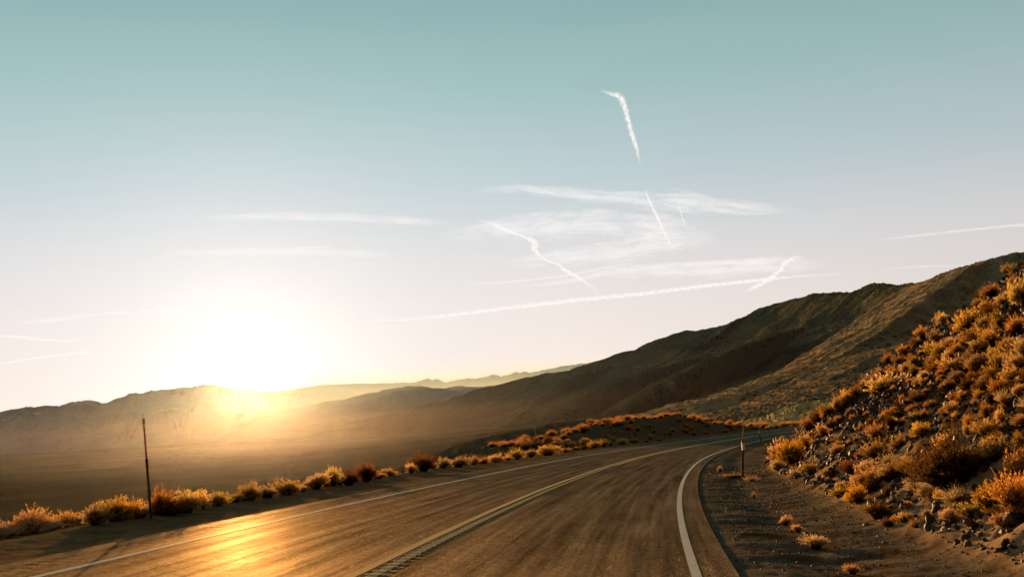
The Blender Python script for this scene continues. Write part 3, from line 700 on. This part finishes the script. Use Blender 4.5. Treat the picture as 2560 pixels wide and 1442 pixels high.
# left verge, one by one: px, base py, height px, width px, kind
ROW = [(-20, 1352, 45, 80, 'tan'), (25, 1344, 32, 70, 'tan'), (80, 1334, 55, 85, 'rust'), (130, 1326, 32, 60, 'tan'), (168, 1320, 36, 50, 'gold'), (200, 1316, 26, 50, 'tan'), (235, 1312, 46, 55, 'gold'), (290, 1303, 52, 70, 'gold'), (338, 1298, 42, 60, 'rust'), (395, 1288, 58, 55, 'rust'),
       (425, 1290, 36, 75, 'dark'), (462, 1284, 52, 62, 'gold'), (498, 1273, 40, 50, 'gold'), (545, 1266, 32, 52, 'gold'), (587, 1256, 20, 36, 'tan'), (625, 1251, 38, 48, 'gold'), (672, 1244, 27, 58, 'tan'), (716, 1237, 33, 62, 'gold'), (755, 1230, 14, 34, 'tan'), (788, 1223, 34, 50, 'tan'),
       (832, 1214, 41, 44, 'gold'), (874, 1197, 27, 32, 'gold'), (872, 1212, 30, 42, 'dark'), (913, 1204, 40, 44, 'dark'), (946, 1197, 12, 30, 'tan'), (974, 1190, 17, 42, 'gold'), (1027, 1183, 22, 24, 'gold'), (1057, 1178, 37, 52, 'dark'), (1106, 1170, 22, 33, 'gold'), (1143, 1168, 23, 43, 'tan'),
       (1188, 1161, 19, 32, 'rust'), (1209, 1159, 14, 22, 'tan'), (1240, 1155, 17, 36, 'gold'), (1268, 1151, 9, 24, 'tan'), (1294, 1148, 23, 36, 'gold'), (1325, 1143, 17, 28, 'tan'), (1369, 1138, 23, 40, 'gold'), (1395, 1132, 15, 24, 'gold'), (1412, 1130, 9, 28, 'rust'), (1440, 1125, 8, 24, 'tan'), (1457, 1122, 9, 22, 'tan'), (1485, 1120, 16, 30, 'gold'),
       (1508, 1117, 15, 24, 'gold'), (1528, 1114, 13, 20, 'gold'), (1555, 1111, 14, 28, 'gold'), (1586, 1108, 11, 20, 'gold'), (1618, 1105, 6, 16, 'gold'), (1650, 1102, 5, 18, 'tan')]
SIZEW = lambda h: 'tall' if h > 44 else ('knee-high' if h > 24 else 'low')
rf_ = np.random.RandomState(15); BR = sorted([a for a in ROW if a[0] != 874])
for px in np.cumsum(rf_.uniform(10, 36, 90)) - 40:
    if px < 1660:
        py = float(np.interp(px, [a[0] for a in BR], [a[1] for a in BR])) - rf_.uniform(0, 4)
        sc = float(np.interp(px, [0, 800, 1650], [1, .62, .22])); ROW.append((px, py, rf_.uniform(14, 34) * sc, rf_.uniform(24, 50) * sc, rf_.choice(['tan', 'gold', 'tan', 'pale'])))
left_things = []
for i, (px, py, hp, wp, kd) in enumerate(ROW):
    q = ground_hit(px, py); D = np.dot(np.array(q) - CP, CF)
    o = shrub(q, wp * D / F * 1.1, hp * D / F * 1.04, kd, 'shrubs along the left verge', parts=D < 80)
    left_things.append((px, o, kd, hp))
# right slope, prominent plants: px, base py, width, height, kind
SL = [(1955, 1152, 62, 52, 'gold'), (1992, 1162, 74, 60, 'rust'), (1945, 1176, 40, 34, 'gold'), (2018, 1128, 48, 52, 'rust'), (2026, 1082, 40, 42, 'rust'), (2046, 1066, 56, 48, 'dark'), (2074, 1042, 50, 34, 'gold'), (2101, 1030, 30, 42, 'gold'), (2024, 1190, 60, 36, 'rust'), (2066, 1192, 40, 26, 'gold'), (1985, 1196, 44, 26, 'gold'), (2126, 1012, 56, 40, 'gold'), (2098, 1060, 22, 18, 'gold'),
      (2170, 978, 50, 42, 'tan'), (2218, 978, 84, 36, 'gold'), (2195, 1108, 62, 52, 'rust'), (2205, 1152, 72, 50, 'rust'), (2162, 1192, 54, 42, 'tan'), (2232, 1176, 62, 44, 'tan'), (2172, 1224, 92, 46, 'tan'), (2226, 1204, 84, 44, 'tan'), (2274, 1192, 58, 54, 'rust'), (2289, 1238, 48, 42, 'pale'), (2388, 1222, 160, 118, 'dark'), (2330, 1200, 80, 60, 'dark'), (2400, 1262, 96, 46, 'pale'), (2152, 1258, 60, 50, 'rust'),
      (2540, 1222, 74, 92, 'rust'), (2542, 1282, 92, 92, 'rust'), (2380, 1038, 38, 36, 'gold'), (2472, 1052, 28, 48, 'rust'), (2421, 1072, 32, 36, 'rust'), (2258, 1010, 16, 24, 'gold'), (2287, 994, 28, 16, 'gold'), (2372, 1128, 56, 44, 'gold'), (2477, 1290, 44, 26, 'rust'), (2110, 1222, 36, 20, 'gold'),
      (2538, 662, 44, 36, 'dark'), (2520, 690, 40, 32, 'rust'), (2491, 706, 50, 34, 'rust'), (2456, 722, 40, 30, 'rust'), (2488, 745, 64, 38, 'rust'), (2505, 772, 40, 30, 'gold'), (2552, 765, 60, 70, 'gold'), (2429, 758, 48, 34, 'rust'), (2400, 775, 40, 28, 'rust'), (2380, 790, 36, 36, 'gold'), (2363, 808, 44, 30, 'gold'), (2415, 832, 74, 46, 'gold'), (2467, 822, 50, 36, 'gold'), (2434, 852, 54, 34, 'gold'),
      (2311, 848, 52, 34, 'rust'), (2338, 856, 40, 28, 'gold'), (2293, 866, 34, 26, 'gold'), (2262, 890, 42, 30, 'rust'), (2321, 884, 44, 28, 'gold'), (2352, 894, 62, 38, 'gold'), (2380, 870, 44, 30, 'gold'), (2484, 870, 64, 50, 'tan'), (2519, 884, 50, 44, 'tan'), (2286, 916, 38, 26, 'gold'), (2248, 915, 36, 26, 'rust'), (2227, 912, 34, 30, 'rust'), (2269, 936, 36, 30, 'gold'),
      (2345, 934, 52, 36, 'rust'), (2380, 930, 60, 38, 'gold'), (2415, 932, 60, 40, 'tan'), (2449, 925, 62, 44, 'tan'), (2501, 925, 60, 46, 'tan'), (2546, 930, 54, 50, 'tan'), (2200, 946, 34, 28, 'gold'), (2234, 944, 36, 26, 'rust'), (2165, 975, 34, 26, 'rust'), (2207, 968, 34, 26, 'gold'), (2311, 952, 34, 26, 'gold'), (2297, 964, 28, 22, 'gold'), (2397, 955, 40, 30, 'tan'), (2373, 975, 30, 30, 'tan'),
      (2530, 720, 36, 30, 'rust'), (2470, 780, 40, 30, 'rust'), (2445, 800, 40, 28, 'gold'), (2550, 830, 50, 44, 'rust'), (2400, 885, 44, 30, 'gold'), (2440, 885, 44, 32, 'gold'), (2330, 915, 36, 26, 'gold'), (2140, 992, 34, 26, 'rust'), (2112, 1015, 30, 24, 'rust'), (2060, 1052, 36, 28, 'rust'), (2550, 1000, 40, 40, 'tan'), (2470, 965, 44, 34, 'tan')]
slope_things = []
for (px, py, wp, hp, kd) in SL:
    q = ground_hit(px, py, 55); D = np.dot(np.array(q) - CP, CF)
    if q[0] ** 2 + q[1] ** 2 < 16: continue
    o = shrub(q, wp * D / F * (.98 if wp > 65 else .82), hp * D / F * (1.0 if wp > 65 else .86), kd, 'shrubs on the rocky slope', lean=(0, -.18)); slope_things.append((px, py, o, kd, hp, D))
# smaller plants scattered between them, most of them high on the bank
rs2 = np.random.RandomState(5); cnt = 0
while cnt < 290:
    px = rs2.uniform(1960, 2600); py = rs2.uniform(640, 1330)
    top = np.interp(px, [1930, 2100, 2300, 2560, 2600], [1110, 1010, 845, 655, 630]); bot = np.interp(px, [1930, 2100, 2300, 2560, 2600], [1170, 1270, 1360, 1445, 1450])
    if py < top + 4 or py > bot: continue
    f = (py - top) / (bot - top)
    if rs2.rand() > (1.0 if f < .42 else .34): continue
    q = ground_hit(px, py, 48); D = np.dot(np.array(q) - CP, CF)
    if D < 5: continue
    kd = rs2.choice(['gold', 'rust', 'tan', 'rust', 'dark', 'dark', 'pale'])
    o = shrub(q, *((rs2.uniform(.2, .42), rs2.uniform(.16, .34)) if cnt < 70 else (rs2.uniform(.1, .24), rs2.uniform(.08, .2))), kd, 'shrubs on the rocky slope', lean=(0, -.15), parts=True); X_, Y_, _z = proj(q)
    slope_things.append((float(X_), float(Y_), o, kd, 20, D)); cnt += 1
# the same cover carries on over the bank past the right edge of the photograph
for _i in range(110):
    s_ = rs2.uniform(3, 26); e_ = TOE + rs2.uniform(.6, 11); x, y, _z = rpoint(s_, e_); X_, Y_, _z = proj((float(x), float(y), tz(float(x), float(y))))
    if X_ < 2620: continue
    shrub((float(x), float(y), tz(float(x), float(y))), rs2.uniform(.2, .5), rs2.uniform(.16, .4), rs2.choice(['gold', 'rust', 'tan', 'dark']), None, lean=(0, -.15)); BUDGET[-1] = (0.0, BUDGET[-1][1])
# scrub on the mound, far and alike
rs3 = np.random.RandomState(9); cnt = 0
while cnt < 230:
    s_ = rs3.uniform(70, 172); lb = float(LB(s_)); e_ = -(lb + rs3.uniform(.6, 8.5) if rs3.rand() < .8 else lb + rs3.uniform(4, 8))
    x, y, _z = rpoint(s_, e_); z = tz(float(x), float(y))
    h_ = rs3.uniform(.2, .65)
    kd = rs3.choice(['tan', 'dark', 'dark', 'dark', 'rust', 'dark'])
    shrub((float(x), float(y), z), h_ * rs3.uniform(1.2, 1.9), h_, kd, 'scrub bushes on the mound', {'tan': 'tan scrub bush, one of many on the dark roadside mound', 'dark': 'dark scrub bush, one of many on the dark roadside mound', 'rust': 'rust brown scrub bush, one of many on the dark roadside mound', 'gold': 'golden scrub bush, one of many on the dark roadside mound'}[kd], parts=False); cnt += 1
# bushes at the foot of the olive bank
for i, px in enumerate([1958, 1975, 1990, 2003, 2018, 2032]):
    q = at(px, 1069 - (px - 1958) * .04, 172); shrub(q, 1.6 + .5 * (i % 2), 1.0, ['gold', 'rust'][i % 2], 'bushes below the olive bank', f"tiny {['golden', 'rust'][i % 2]} bush beyond the road below the olive bank, {ORD[i]} from the left", parts=False)
# weeds on the right shoulder
for px, py, wp, hp, kd, lb_ in [(1880, 1204, 34, 14, 'pale', 'dry grass tuft just right of the copper rod post base'), (1832, 1194, 56, 10, 'tan', 'low dry weed left of the copper rod post base'), (1800, 1180, 12, 14, 'tan', 'tiny dry weed beside the white edge line bend'),
                                (1962, 1312, 30, 22, 'tan', 'small dry weed on the shoulder nearest the tarmac'), (1995, 1330, 26, 18, 'tan', 'small dry weed on the shoulder, middle of three'), (2040, 1370, 60, 30, 'tan', 'spreading dry weed on the bare shoulder gravel'), (2132, 1436, 40, 24, 'tan', 'dry weed on the shoulder at the bottom edge of the view'), (1884, 1246, 12, 14, 'tan', 'tiny weed below the copper rod post')]:
    q = ground_hit(px, py, 80); D = np.dot(np.array(q) - CP, CF); shrub(q, wp * D / F, hp * D / F, kd, None, lb_, cat='weed')

LN = [t_[1].name for t_ in left_things]; SN = [t_[2].name for t_ in slope_things]
# past about 300 shrubs the smallest become one sheet of scrub
BUDGET.sort(key=lambda t: -t[0]); V_, F_, H_, nv_ = {}, {}, {}, {}
DEAD = set()
for sz_, root in BUDGET[292:]:
    me = root.data if root.type == 'MESH' else [c for c in root.children if c.name.startswith('foliage')][0].data
    mn = me.materials[0].name
    n = len(me.vertices); co = np.empty(n * 3, np.float32); me.vertices.foreach_get('co', co); co = co.reshape(-1, 3)
    lp = np.empty(len(me.loops), np.int32); me.loops.foreach_get('vertex_index', lp)
    hh = np.empty(n, np.float32); me.attributes['h'].data.foreach_get('value', hh)
    mw = np.array(Matrix.LocRotScale(root.location, root.rotation_euler, root.scale))
    co = co @ mw[:3, :3].T + mw[:3, 3]
    V_.setdefault('a', []).append(co); F_.setdefault('a', []).append(lp.reshape(-1, 4) + nv_.get('a', 0)); H_.setdefault('a', []).append(hh); nv_['a'] = nv_.get('a', 0) + n
    DEAD.add(root.name)
for nm_ in list(DEAD):
    r_ = bpy.data.objects[nm_]
    for c in list(r_.children): bpy.data.objects.remove(c)
    bpy.data.objects.remove(r_)
if V_:
    tag(mesh_obj('low_scrub', np.concatenate(V_['a']), np.concatenate(F_['a']), F_low, attrs={'h': np.concatenate(H_['a'])}), 'smallest tan scrub dotted over the slope, the mound and the verge', 'scrub', kind='stuff')
left_things = [(a_, b_, c_, d_) for (a_, b_, c_, d_), n_ in zip(left_things, LN) if n_ not in DEAD]
slope_things = [t_ for t_, n_ in zip(slope_things, SN) if n_ not in DEAD]
vis = 0
for px, o, kd, hp in sorted(left_things, key=lambda t: t[0]):
    o['label'] = f"{SIZEW(hp)} {WORD[kd]}, {ordn(vis)} from the left along the left verge"; vis += 1
def bandname(px, py):
    top = np.interp(px, [1930, 2100, 2300, 2560, 2600], [1110, 1010, 845, 655, 630]); bot = np.interp(px, [1930, 2100, 2300, 2560, 2600], [1170, 1270, 1360, 1445, 1450])
    f = (py - top) / (bot - top)
    return ["on the slope's skyline", "just under the slope's skyline", "on the upper slope", "halfway up the slope", "low on the slope", "at the slope's foot"][int(np.clip(np.searchsorted([.05, .15, .32, .52, .78], f), 0, 5))]
bk = {}
for t_ in slope_things: bk.setdefault((bandname(t_[0], t_[1]), t_[3]), []).append(t_)
for (bn, kd), L_ in bk.items():
    for i, t_ in enumerate(sorted(L_, key=lambda t: t[0])):
        sz = 'big' if t_[4] > 60 else ('small' if t_[4] < 30 else 'medium')
        t_[2]['label'] = f"{WORD[kd]}, {ordn(i)} of its kind from the left {bn}"
# ------------------------------------------------------------------ rocks
def rock_geo(r, k=1):
    """irregular split stone: jittered, flattened icosahedron"""
    t = (1 + 5 ** .5) / 2
    V = np.array([(-1, t, 0), (1, t, 0), (-1, -t, 0), (1, -t, 0), (0, -1, t), (0, 1, t), (0, -1, -t), (0, 1, -t), (t, 0, -1), (t, 0, 1), (-t, 0, -1), (-t, 0, 1)], float) / 1.9
    Fc = np.array([(0, 11, 5), (0, 5, 1), (0, 1, 7), (0, 7, 10), (0, 10, 11), (1, 5, 9), (5, 11, 4), (11, 10, 2), (10, 7, 6), (7, 1, 8), (3, 9, 4), (3, 4, 2), (3, 2, 6), (3, 6, 8), (3, 8, 9), (4, 9, 5), (2, 4, 11), (6, 2, 10), (8, 6, 7), (9, 8, 1)])
    V = V * (1 + r.uniform(-.28, .28, (12, 1))) * np.array([r.uniform(.5, 1), r.uniform(.35, .8), r.uniform(.6, 1.3)]) * .5
    return V, Fc
def rot(r):
    a, b, c = r.uniform(0, 6.28, 3); ca, sa, cb, sb, cc, sc = math.cos(a), math.sin(a), math.cos(b), math.sin(b), math.cos(c), math.sin(c)
    return np.array([[ca, -sa, 0], [sa, ca, 0], [0, 0, 1]]) @ np.array([[cb, 0, sb], [0, 1, 0], [-sb, 0, cb]]) @ np.array([[1, 0, 0], [0, cc, -sc], [0, sc, cc]])
m, nt, ns, ls = newmat('split_rock')
att = N(ns, 'ShaderNodeAttribute', attribute_name='k').outputs['Fac']
rp = ramp(ns, [(0, (.028, .017, .009)), (.7, (.085, .052, .027)), (.88, (.22, .14, .07)), (1, (.70, .56, .40))]); ls.new(att, rp.inputs[0])
pos = N(ns, 'ShaderNodeNewGeometry').outputs['Position']
cc_ = mix(ns, ls, noise(ns, ls, pos, 18, 5, .7), rp.outputs[0], (.05, .035, .02))
b = N(ns, 'ShaderNodeBsdfPrincipled'); ls.new(cc_, b.inputs['Base Color']); b.inputs['Roughness'].default_value = .6; b.inputs['Specular IOR Level'].default_value = .25
bm = N(ns, 'ShaderNodeBump'); bm.inputs['Strength'].default_value = .6; bm.inputs['Distance'].default_value = .01; ls.new(noise(ns, ls, pos, 40, 4, .7), bm.inputs['Height']); ls.new(bm.outputs[0], b.inputs['Normal'])
finish(nt, ls, ns, b.outputs[0]); M_rock = m
# loose scree: nobody could count it
def scree(name, n, s0, s1, e0, e1, size, seed, label, ef=None):
    r = np.random.RandomState(seed); s_ = s0 + (s1 - s0) * r.rand(n); u_ = r.rand(n)
    e_ = e0 + (e1 - e0) * (u_ if ef is None else u_ ** ef)
    x, y, _ = rpoint(s_, e_); z = terrain(x, y)
    sz = size * (.4 + 1.0 * r.rand(n) ** 3 * 2.2) * (1 + s_ / 40)
    V = np.empty((n, 12, 3)); 
    base = [rock_geo(r) for _ in range(24)]; Fc0 = base[0][1]; rots = [rot(r) for _ in range(40)]
    for i in range(n):
        V[i] = (base[r.randint(24)][0] @ rots[r.randint(40)].T) * sz[i] + (x[i], y[i], z[i] + sz[i] * .12)
    kk = r.rand(n) ** 1.0
    kk = np.where(kk > .965, 1.0, kk * .88)
    Fc = (np.arange(n)[:, None, None] * 12 + Fc0[None]).reshape(-1, 3)
    o = mesh_obj(name, V.reshape(-1, 3), Fc, M_rock, attrs={'k': np.repeat(kk, 12)})
    return tag(o, label, 'rocks', kind='stuff')
scree('scree', 26000, 3, 44, TOE + .1, TOE + 11, .052, 3, 'loose dark scree and broken stones covering the cut slope')
scree('gravel', 10000, 2, 45, 4.1, TOE + .8, .013, 4, 'small stones strewn over the right gravel shoulder', .8)
# stones one can point at
RK = [(2203, 1022, 7, 14, .97, 'bright upright sliver of stone below the slope skyline'), (2206, 1008, 5, 8, .95, 'small pale chip just above the bright upright sliver'), (2275, 1010, 12, 20, .6, 'brown upright boulder capped by a small golden shrub'), (2304, 1012, 4, 8, .95, 'left one of two narrow white stones high on the slope'), (2310, 1014, 4, 9, .95, 'right one of two narrow white stones high on the slope'),
      (2277, 1095, 8, 17, .97, 'larger oblong white stone midway up the slope'), (2301, 1082, 6, 15, .97, 'smaller oblong white stone right of the larger one'), (2143, 1087, 6, 6, .95, 'small round white stone among the dark scree'), (2234, 1256, 9, 26, .97, 'long white splinter leaning at the foot of the slope'), (2123, 1160, 5, 11, .95, 'slim pale splinter above the foot of the slope'),
      (2081, 1192, 22, 20, .15, 'dark round boulder at the foot of the slope'), (1975, 1181, 10, 12, .9, 'pale stone under the shrubs at the tip of the slope'), (2165, 1318, 20, 14, .9, 'pale tipped boulder lying on the gravel shoulder'), (2534, 1318, 60, 44, .55, 'large tan boulder at the right edge of the view'), (2425, 1322, 26, 30, .8, 'tan block among rubble at the slope foot'),
      (2314, 1295, 8, 16, .9, 'narrow tan stone standing in rubble'), (2352, 1316, 24, 14, .88, 'low tan block in the rubble at the slope foot'), (2550, 975, 10, 12, .6, 'brown block high near the right edge'), (2480, 990, 22, 40, .3, 'dark outcrop block beside the rust shrub high on the slope'), (2520, 1390, 22, 14, .85, 'pale flat stone near the lower right corner'), (2076, 1258, 6, 4, .99, 'tiny white stone on the shadowed shoulder'), (1978, 1205, 5, 4, .98, 'tiny white stone below the tip of the slope')]
rr_ = np.random.RandomState(77)
for px, py, wp, hp, kv, lb_ in RK:
    q = ground_hit(px, py, 60); D = np.dot(np.array(q) - CP, CF)
    V, Fc = rock_geo(rr_); V = V / np.abs(V).max(0)[None] * .5; V = V @ rot(rr_).T if wp > 20 else V
    V = V / (V.max(0) - V.min(0)) * np.array([wp, wp * .8, hp]) * D / F
    # one round of edge rounding through subdivision keeps big stones from looking faceted
    o = mesh_obj('boulder' if wp > 18 else 'stone', V + np.array([0, 0, hp * D / F * .42]), Fc, M_rock, attrs={'k': np.full(12, kv)})
    if wp > 18:
        md = o.modifiers.new('round', 'SUBSURF'); md.subdivision_type = 'SIMPLE'; md.levels = md.render_levels = 4
        tx = bpy.data.textures.new('rocky', 'CLOUDS'); tx.noise_scale = .12; dm = o.modifiers.new('rough', 'DISPLACE'); dm.texture = tx; dm.strength = .06
    o.location = q; o.rotation_euler = (0, rr_.uniform(-.2, .2), rr_.uniform(-.4, .4))
    tag(o, lb_, 'rock', 'stones on the cut slope')

# ------------------------------------------------------------------ contrails and cirrus
def cloud_mat(name, op, sx, sy, thr, col=(1.0, .95, .93), soft=.25, seed=0.):
    m, nt, ns, ls = newmat(name)
    uv = N(ns, 'ShaderNodeAttribute', attribute_name='uvw').outputs['Vector']
    sp = N(ns, 'ShaderNodeSeparateXYZ'); ls.new(uv, sp.inputs[0])
    mp = N(ns, 'ShaderNodeMapping'); mp.inputs['Scale'].default_value = (sx, sy, 1); mp.inputs['Location'].default_value = (seed, seed * 2, 0); ls.new(uv, mp.inputs[0])
    n = noise(ns, ls, mp.outputs[0], 1, 8, .7)
    v2 = math_(ns, ls, 'MULTIPLY', sp.outputs[1], sp.outputs[1])
    edge = math_(ns, ls, 'SUBTRACT', 1.0, v2)
    mr = N(ns, 'ShaderNodeMapRange'); mr.inputs[1].default_value = thr; mr.inputs[2].default_value = thr + soft; mr.interpolation_type = 'SMOOTHSTEP'
    ls.new(math_(ns, ls, 'ADD', n, math_(ns, ls, 'MULTIPLY_ADD', edge, .45, -.30)), mr.inputs[0])
    a = math_(ns, ls, 'MULTIPLY', math_(ns, ls, 'MULTIPLY', mr.outputs[0], math_(ns, ls, 'MINIMUM', math_(ns, ls, 'MULTIPLY', edge, 1.6), 1.0)), op)
    a = math_(ns, ls, 'MULTIPLY', a, sp.outputs[2])
    e = N(ns, 'ShaderNodeEmission'); e.inputs[0].default_value = (*col, 1); e.inputs[1].default_value = 1  # vapour glows by itself, standing in for sunlight on it
    t = N(ns, 'ShaderNodeBsdfTransparent'); mx = N(ns, 'ShaderNodeMixShader'); ls.new(a, mx.inputs[0]); ls.new(t.outputs[0], mx.inputs[1]); ls.new(e.outputs[0], mx.inputs[2])
    finish(nt, ls, ns, mx.outputs[0]); return m
CM = cloud_mat('contrail_vapour', .95, .10, 1.7, .40, soft=.30)
CMs = cloud_mat('soft_contrail', .52, .03, 1.6, .36, soft=.35)
CW = cloud_mat('cirrus_vapour', .62, .012, 3.2, .42, soft=.35)
def ribbon(name, pts, mat, label, cat, alt=6000, group=None, wk=1.0, taper=True):
    pts = np.array(pts, float); seg = np.concatenate([[0], np.cumsum(np.hypot(*np.diff(pts[:, :2], axis=0).T))])
    n = max(12, int(seg[-1] / 4)); t = np.linspace(0, seg[-1], n)
    def sm(c):
        y = np.interp(t, seg, c); k = max(1, n // (len(pts) * 7)); yy = np.pad(y, k, mode='edge'); return np.convolve(yy, np.ones(2 * k + 1) / (2 * k + 1), 'valid')
    x, y, wd = sm(pts[:, 0]), sm(pts[:, 1]), sm(pts[:, 2]) * wk
    tx, ty = np.gradient(x), np.gradient(y); l = np.hypot(tx, ty); nx, ny = -ty / l, tx / l
    cr = np.linspace(-1, 1, 9); V = []; A = []
    fade = np.minimum(1, np.minimum(t, seg[-1] - t) / (seg[-1] * .2)) if taper else np.ones(n)
    for i in range(n):
        D = (alt - HC) / ray(x[i], y[i])[2]
        for c in cr:
            V.append(at(x[i] + nx[i] * c * wd[i] * .5, y[i] + ny[i] * c * wd[i] * .5, D)); A.append((t[i], c, fade[i]))
    o = mesh_obj(name, V, grid_faces(n, 9), mat, smooth=True, attrs={'uvw': np.array(A)})
    return tag(o, label, cat, group)
G = 'contrails across the sky'
ribbon('contrail', [(1498, 225, 8), (1525, 235, 12), (1550, 240, 26), (1560, 262, 20), (1570, 300, 17), (1581, 340, 17), (1590, 365, 14), (1597, 395, 10), (1602, 414, 4)], CM, 'bright ragged contrail hooked at its top, highest in the sky', 'contrail', group=G, wk=1.15)
ribbon('contrail', [(1611, 466, 3), (1618, 490, 8), (1632, 520, 10), (1643, 542, 12), (1655, 570, 8), (1668, 595, 7), (1680, 620, 6), (1690, 642, 5)], CM, 'bright thin contrail below the hooked one, falling to the right', 'contrail', group=G, wk=1.15)
ribbon('contrail', [(1690, 490, 2), (1700, 525, 4), (1708, 550, 5), (1716, 572, 6)], CM, 'very short thin contrail right of the bright falling one', 'contrail', group=G)
ribbon('contrail', [(1180, 546, 3), (1222, 556, 10), (1245, 566, 18), (1275, 580, 12), (1305, 590, 8), (1325, 598, 18), (1340, 608, 24), (1334, 622, 22), (1347, 636, 10), (1365, 651, 8), (1398, 661, 8), (1410, 675, 16), (1440, 689, 12), (1470, 711, 10), (1503, 735, 14)], CM, 'crooked zigzag contrail in the middle of the sky', 'contrail', group=G, wk=1.2)
ribbon('contrail', [(840, 806, 6), (1000, 800, 8), (1100, 791, 11), (1260, 771, 13), (1440, 750, 14), (1600, 735, 13), (1760, 715, 13), (1900, 700, 11), (2000, 690, 8), (2150, 682, 5)], CM, 'longest straight contrail rising gently above the mountain', 'contrail', group=G, wk=1.3)
ribbon('contrail', [(1280, 722, 6), (1440, 699, 16), (1520, 680, 20), (1600, 669, 18), (1700, 661, 14), (1820, 656, 16), (1950, 652, 30), (2030, 655, 20)], CMs, 'broad soft contrail just above the longest one', 'contrail', group=G, wk=1.3)
ribbon('contrail', [(1150, 712, 5), (1300, 703, 7), (1420, 688, 8), (1520, 668, 9), (1610, 655, 8)], CMs, 'faint narrow contrail crossing the zigzag one', 'contrail', group=G, wk=1.3)
ribbon('contrail', [(1856, 733, 4), (1885, 718, 14), (1910, 705, 20), (1935, 690, 14), (1955, 672, 12), (1960, 658, 16), (1985, 645, 14), (2010, 640, 5)], CM, 'crooked contrail crossing the longest one near the mountain top', 'contrail', group=G, wk=1.2)
ribbon('contrail', [(2170, 603, 3), (2300, 588, 7), (2420, 575, 9), (2700, 548, 10)], CMs, 'thin contrail leaving the right edge of the sky', 'contrail', group=G, wk=1.1)
ribbon('contrail', [(2200, 674, 3), (2300, 666, 5), (2420, 662, 3)], CMs, 'faintest short contrail above the mountain crest', 'contrail', group=G)
ribbon('contrail', [(-60, 836, 8), (60, 843, 11), (120, 850, 9), (230, 854, 3)], CM, 'short bright contrail at the left edge of the sky', 'contrail', group=G, wk=1.1)
ribbon('contrail', [(-80, 925, 5), (20, 906, 7), (100, 893, 8), (200, 882, 7), (290, 875, 3)], CM, 'thin straight contrail lowest at the left edge', 'contrail', group=G)
ribbon('contrail', [(20, 810, 6), (110, 801, 16), (250, 785, 8), (400, 778, 10), (560, 770, 6)], CMs, 'soft contrail above the two at the left edge', 'contrail', group=G, wk=1.3)
GC = 'cirrus veils'
ribbon('cirrus_cloud', [(1180, 476, 16), (1300, 472, 26), (1420, 484, 34), (1560, 496, 40), (1700, 505, 60), (1860, 520, 40), (2000, 528, 16)], CW, 'wispy cirrus veil highest of the streaks in the middle sky', 'cloud', group=GC, alt=6300, wk=1.5)
ribbon('cirrus_cloud', [(1100, 590, 30), (1260, 572, 70), (1400, 560, 90), (1550, 560, 90), (1700, 575, 80), (1800, 590, 30)], CW, 'feathery cirrus patch behind the zigzag contrail', 'cloud', group=GC, alt=6300, wk=1.4)
ribbon('cirrus_cloud', [(1260, 660, 30), (1400, 645, 60), (1530, 630, 80), (1640, 610, 90), (1740, 600, 60), (1800, 598, 20)], CW, 'bright cirrus plume under the falling contrail', 'cloud', group=GC, alt=6350, wk=1.2)
ribbon('cirrus_cloud', [(480, 548, 14), (700, 540, 26), (900, 546, 26), (1160, 560, 14)], CW, 'long faint cirrus streak above the sun glow', 'cloud', group=GC, alt=6400, wk=1.5)
ribbon('cirrus_cloud', [(380, 636, 14), (560, 630, 24), (800, 628, 30), (1000, 640, 14)], CW, 'lower faint cirrus streak nearest above the sun glow', 'cloud', group=GC, alt=6400, wk=1.5)
ribbon('cirrus_cloud', [(1500, 690, 20), (1640, 680, 40), (1800, 672, 60), (1960, 664, 50), (2080, 660, 20)], CW, 'thin cirrus veil around the broad soft contrail', 'cloud', group=GC, alt=6250, wk=1.3)
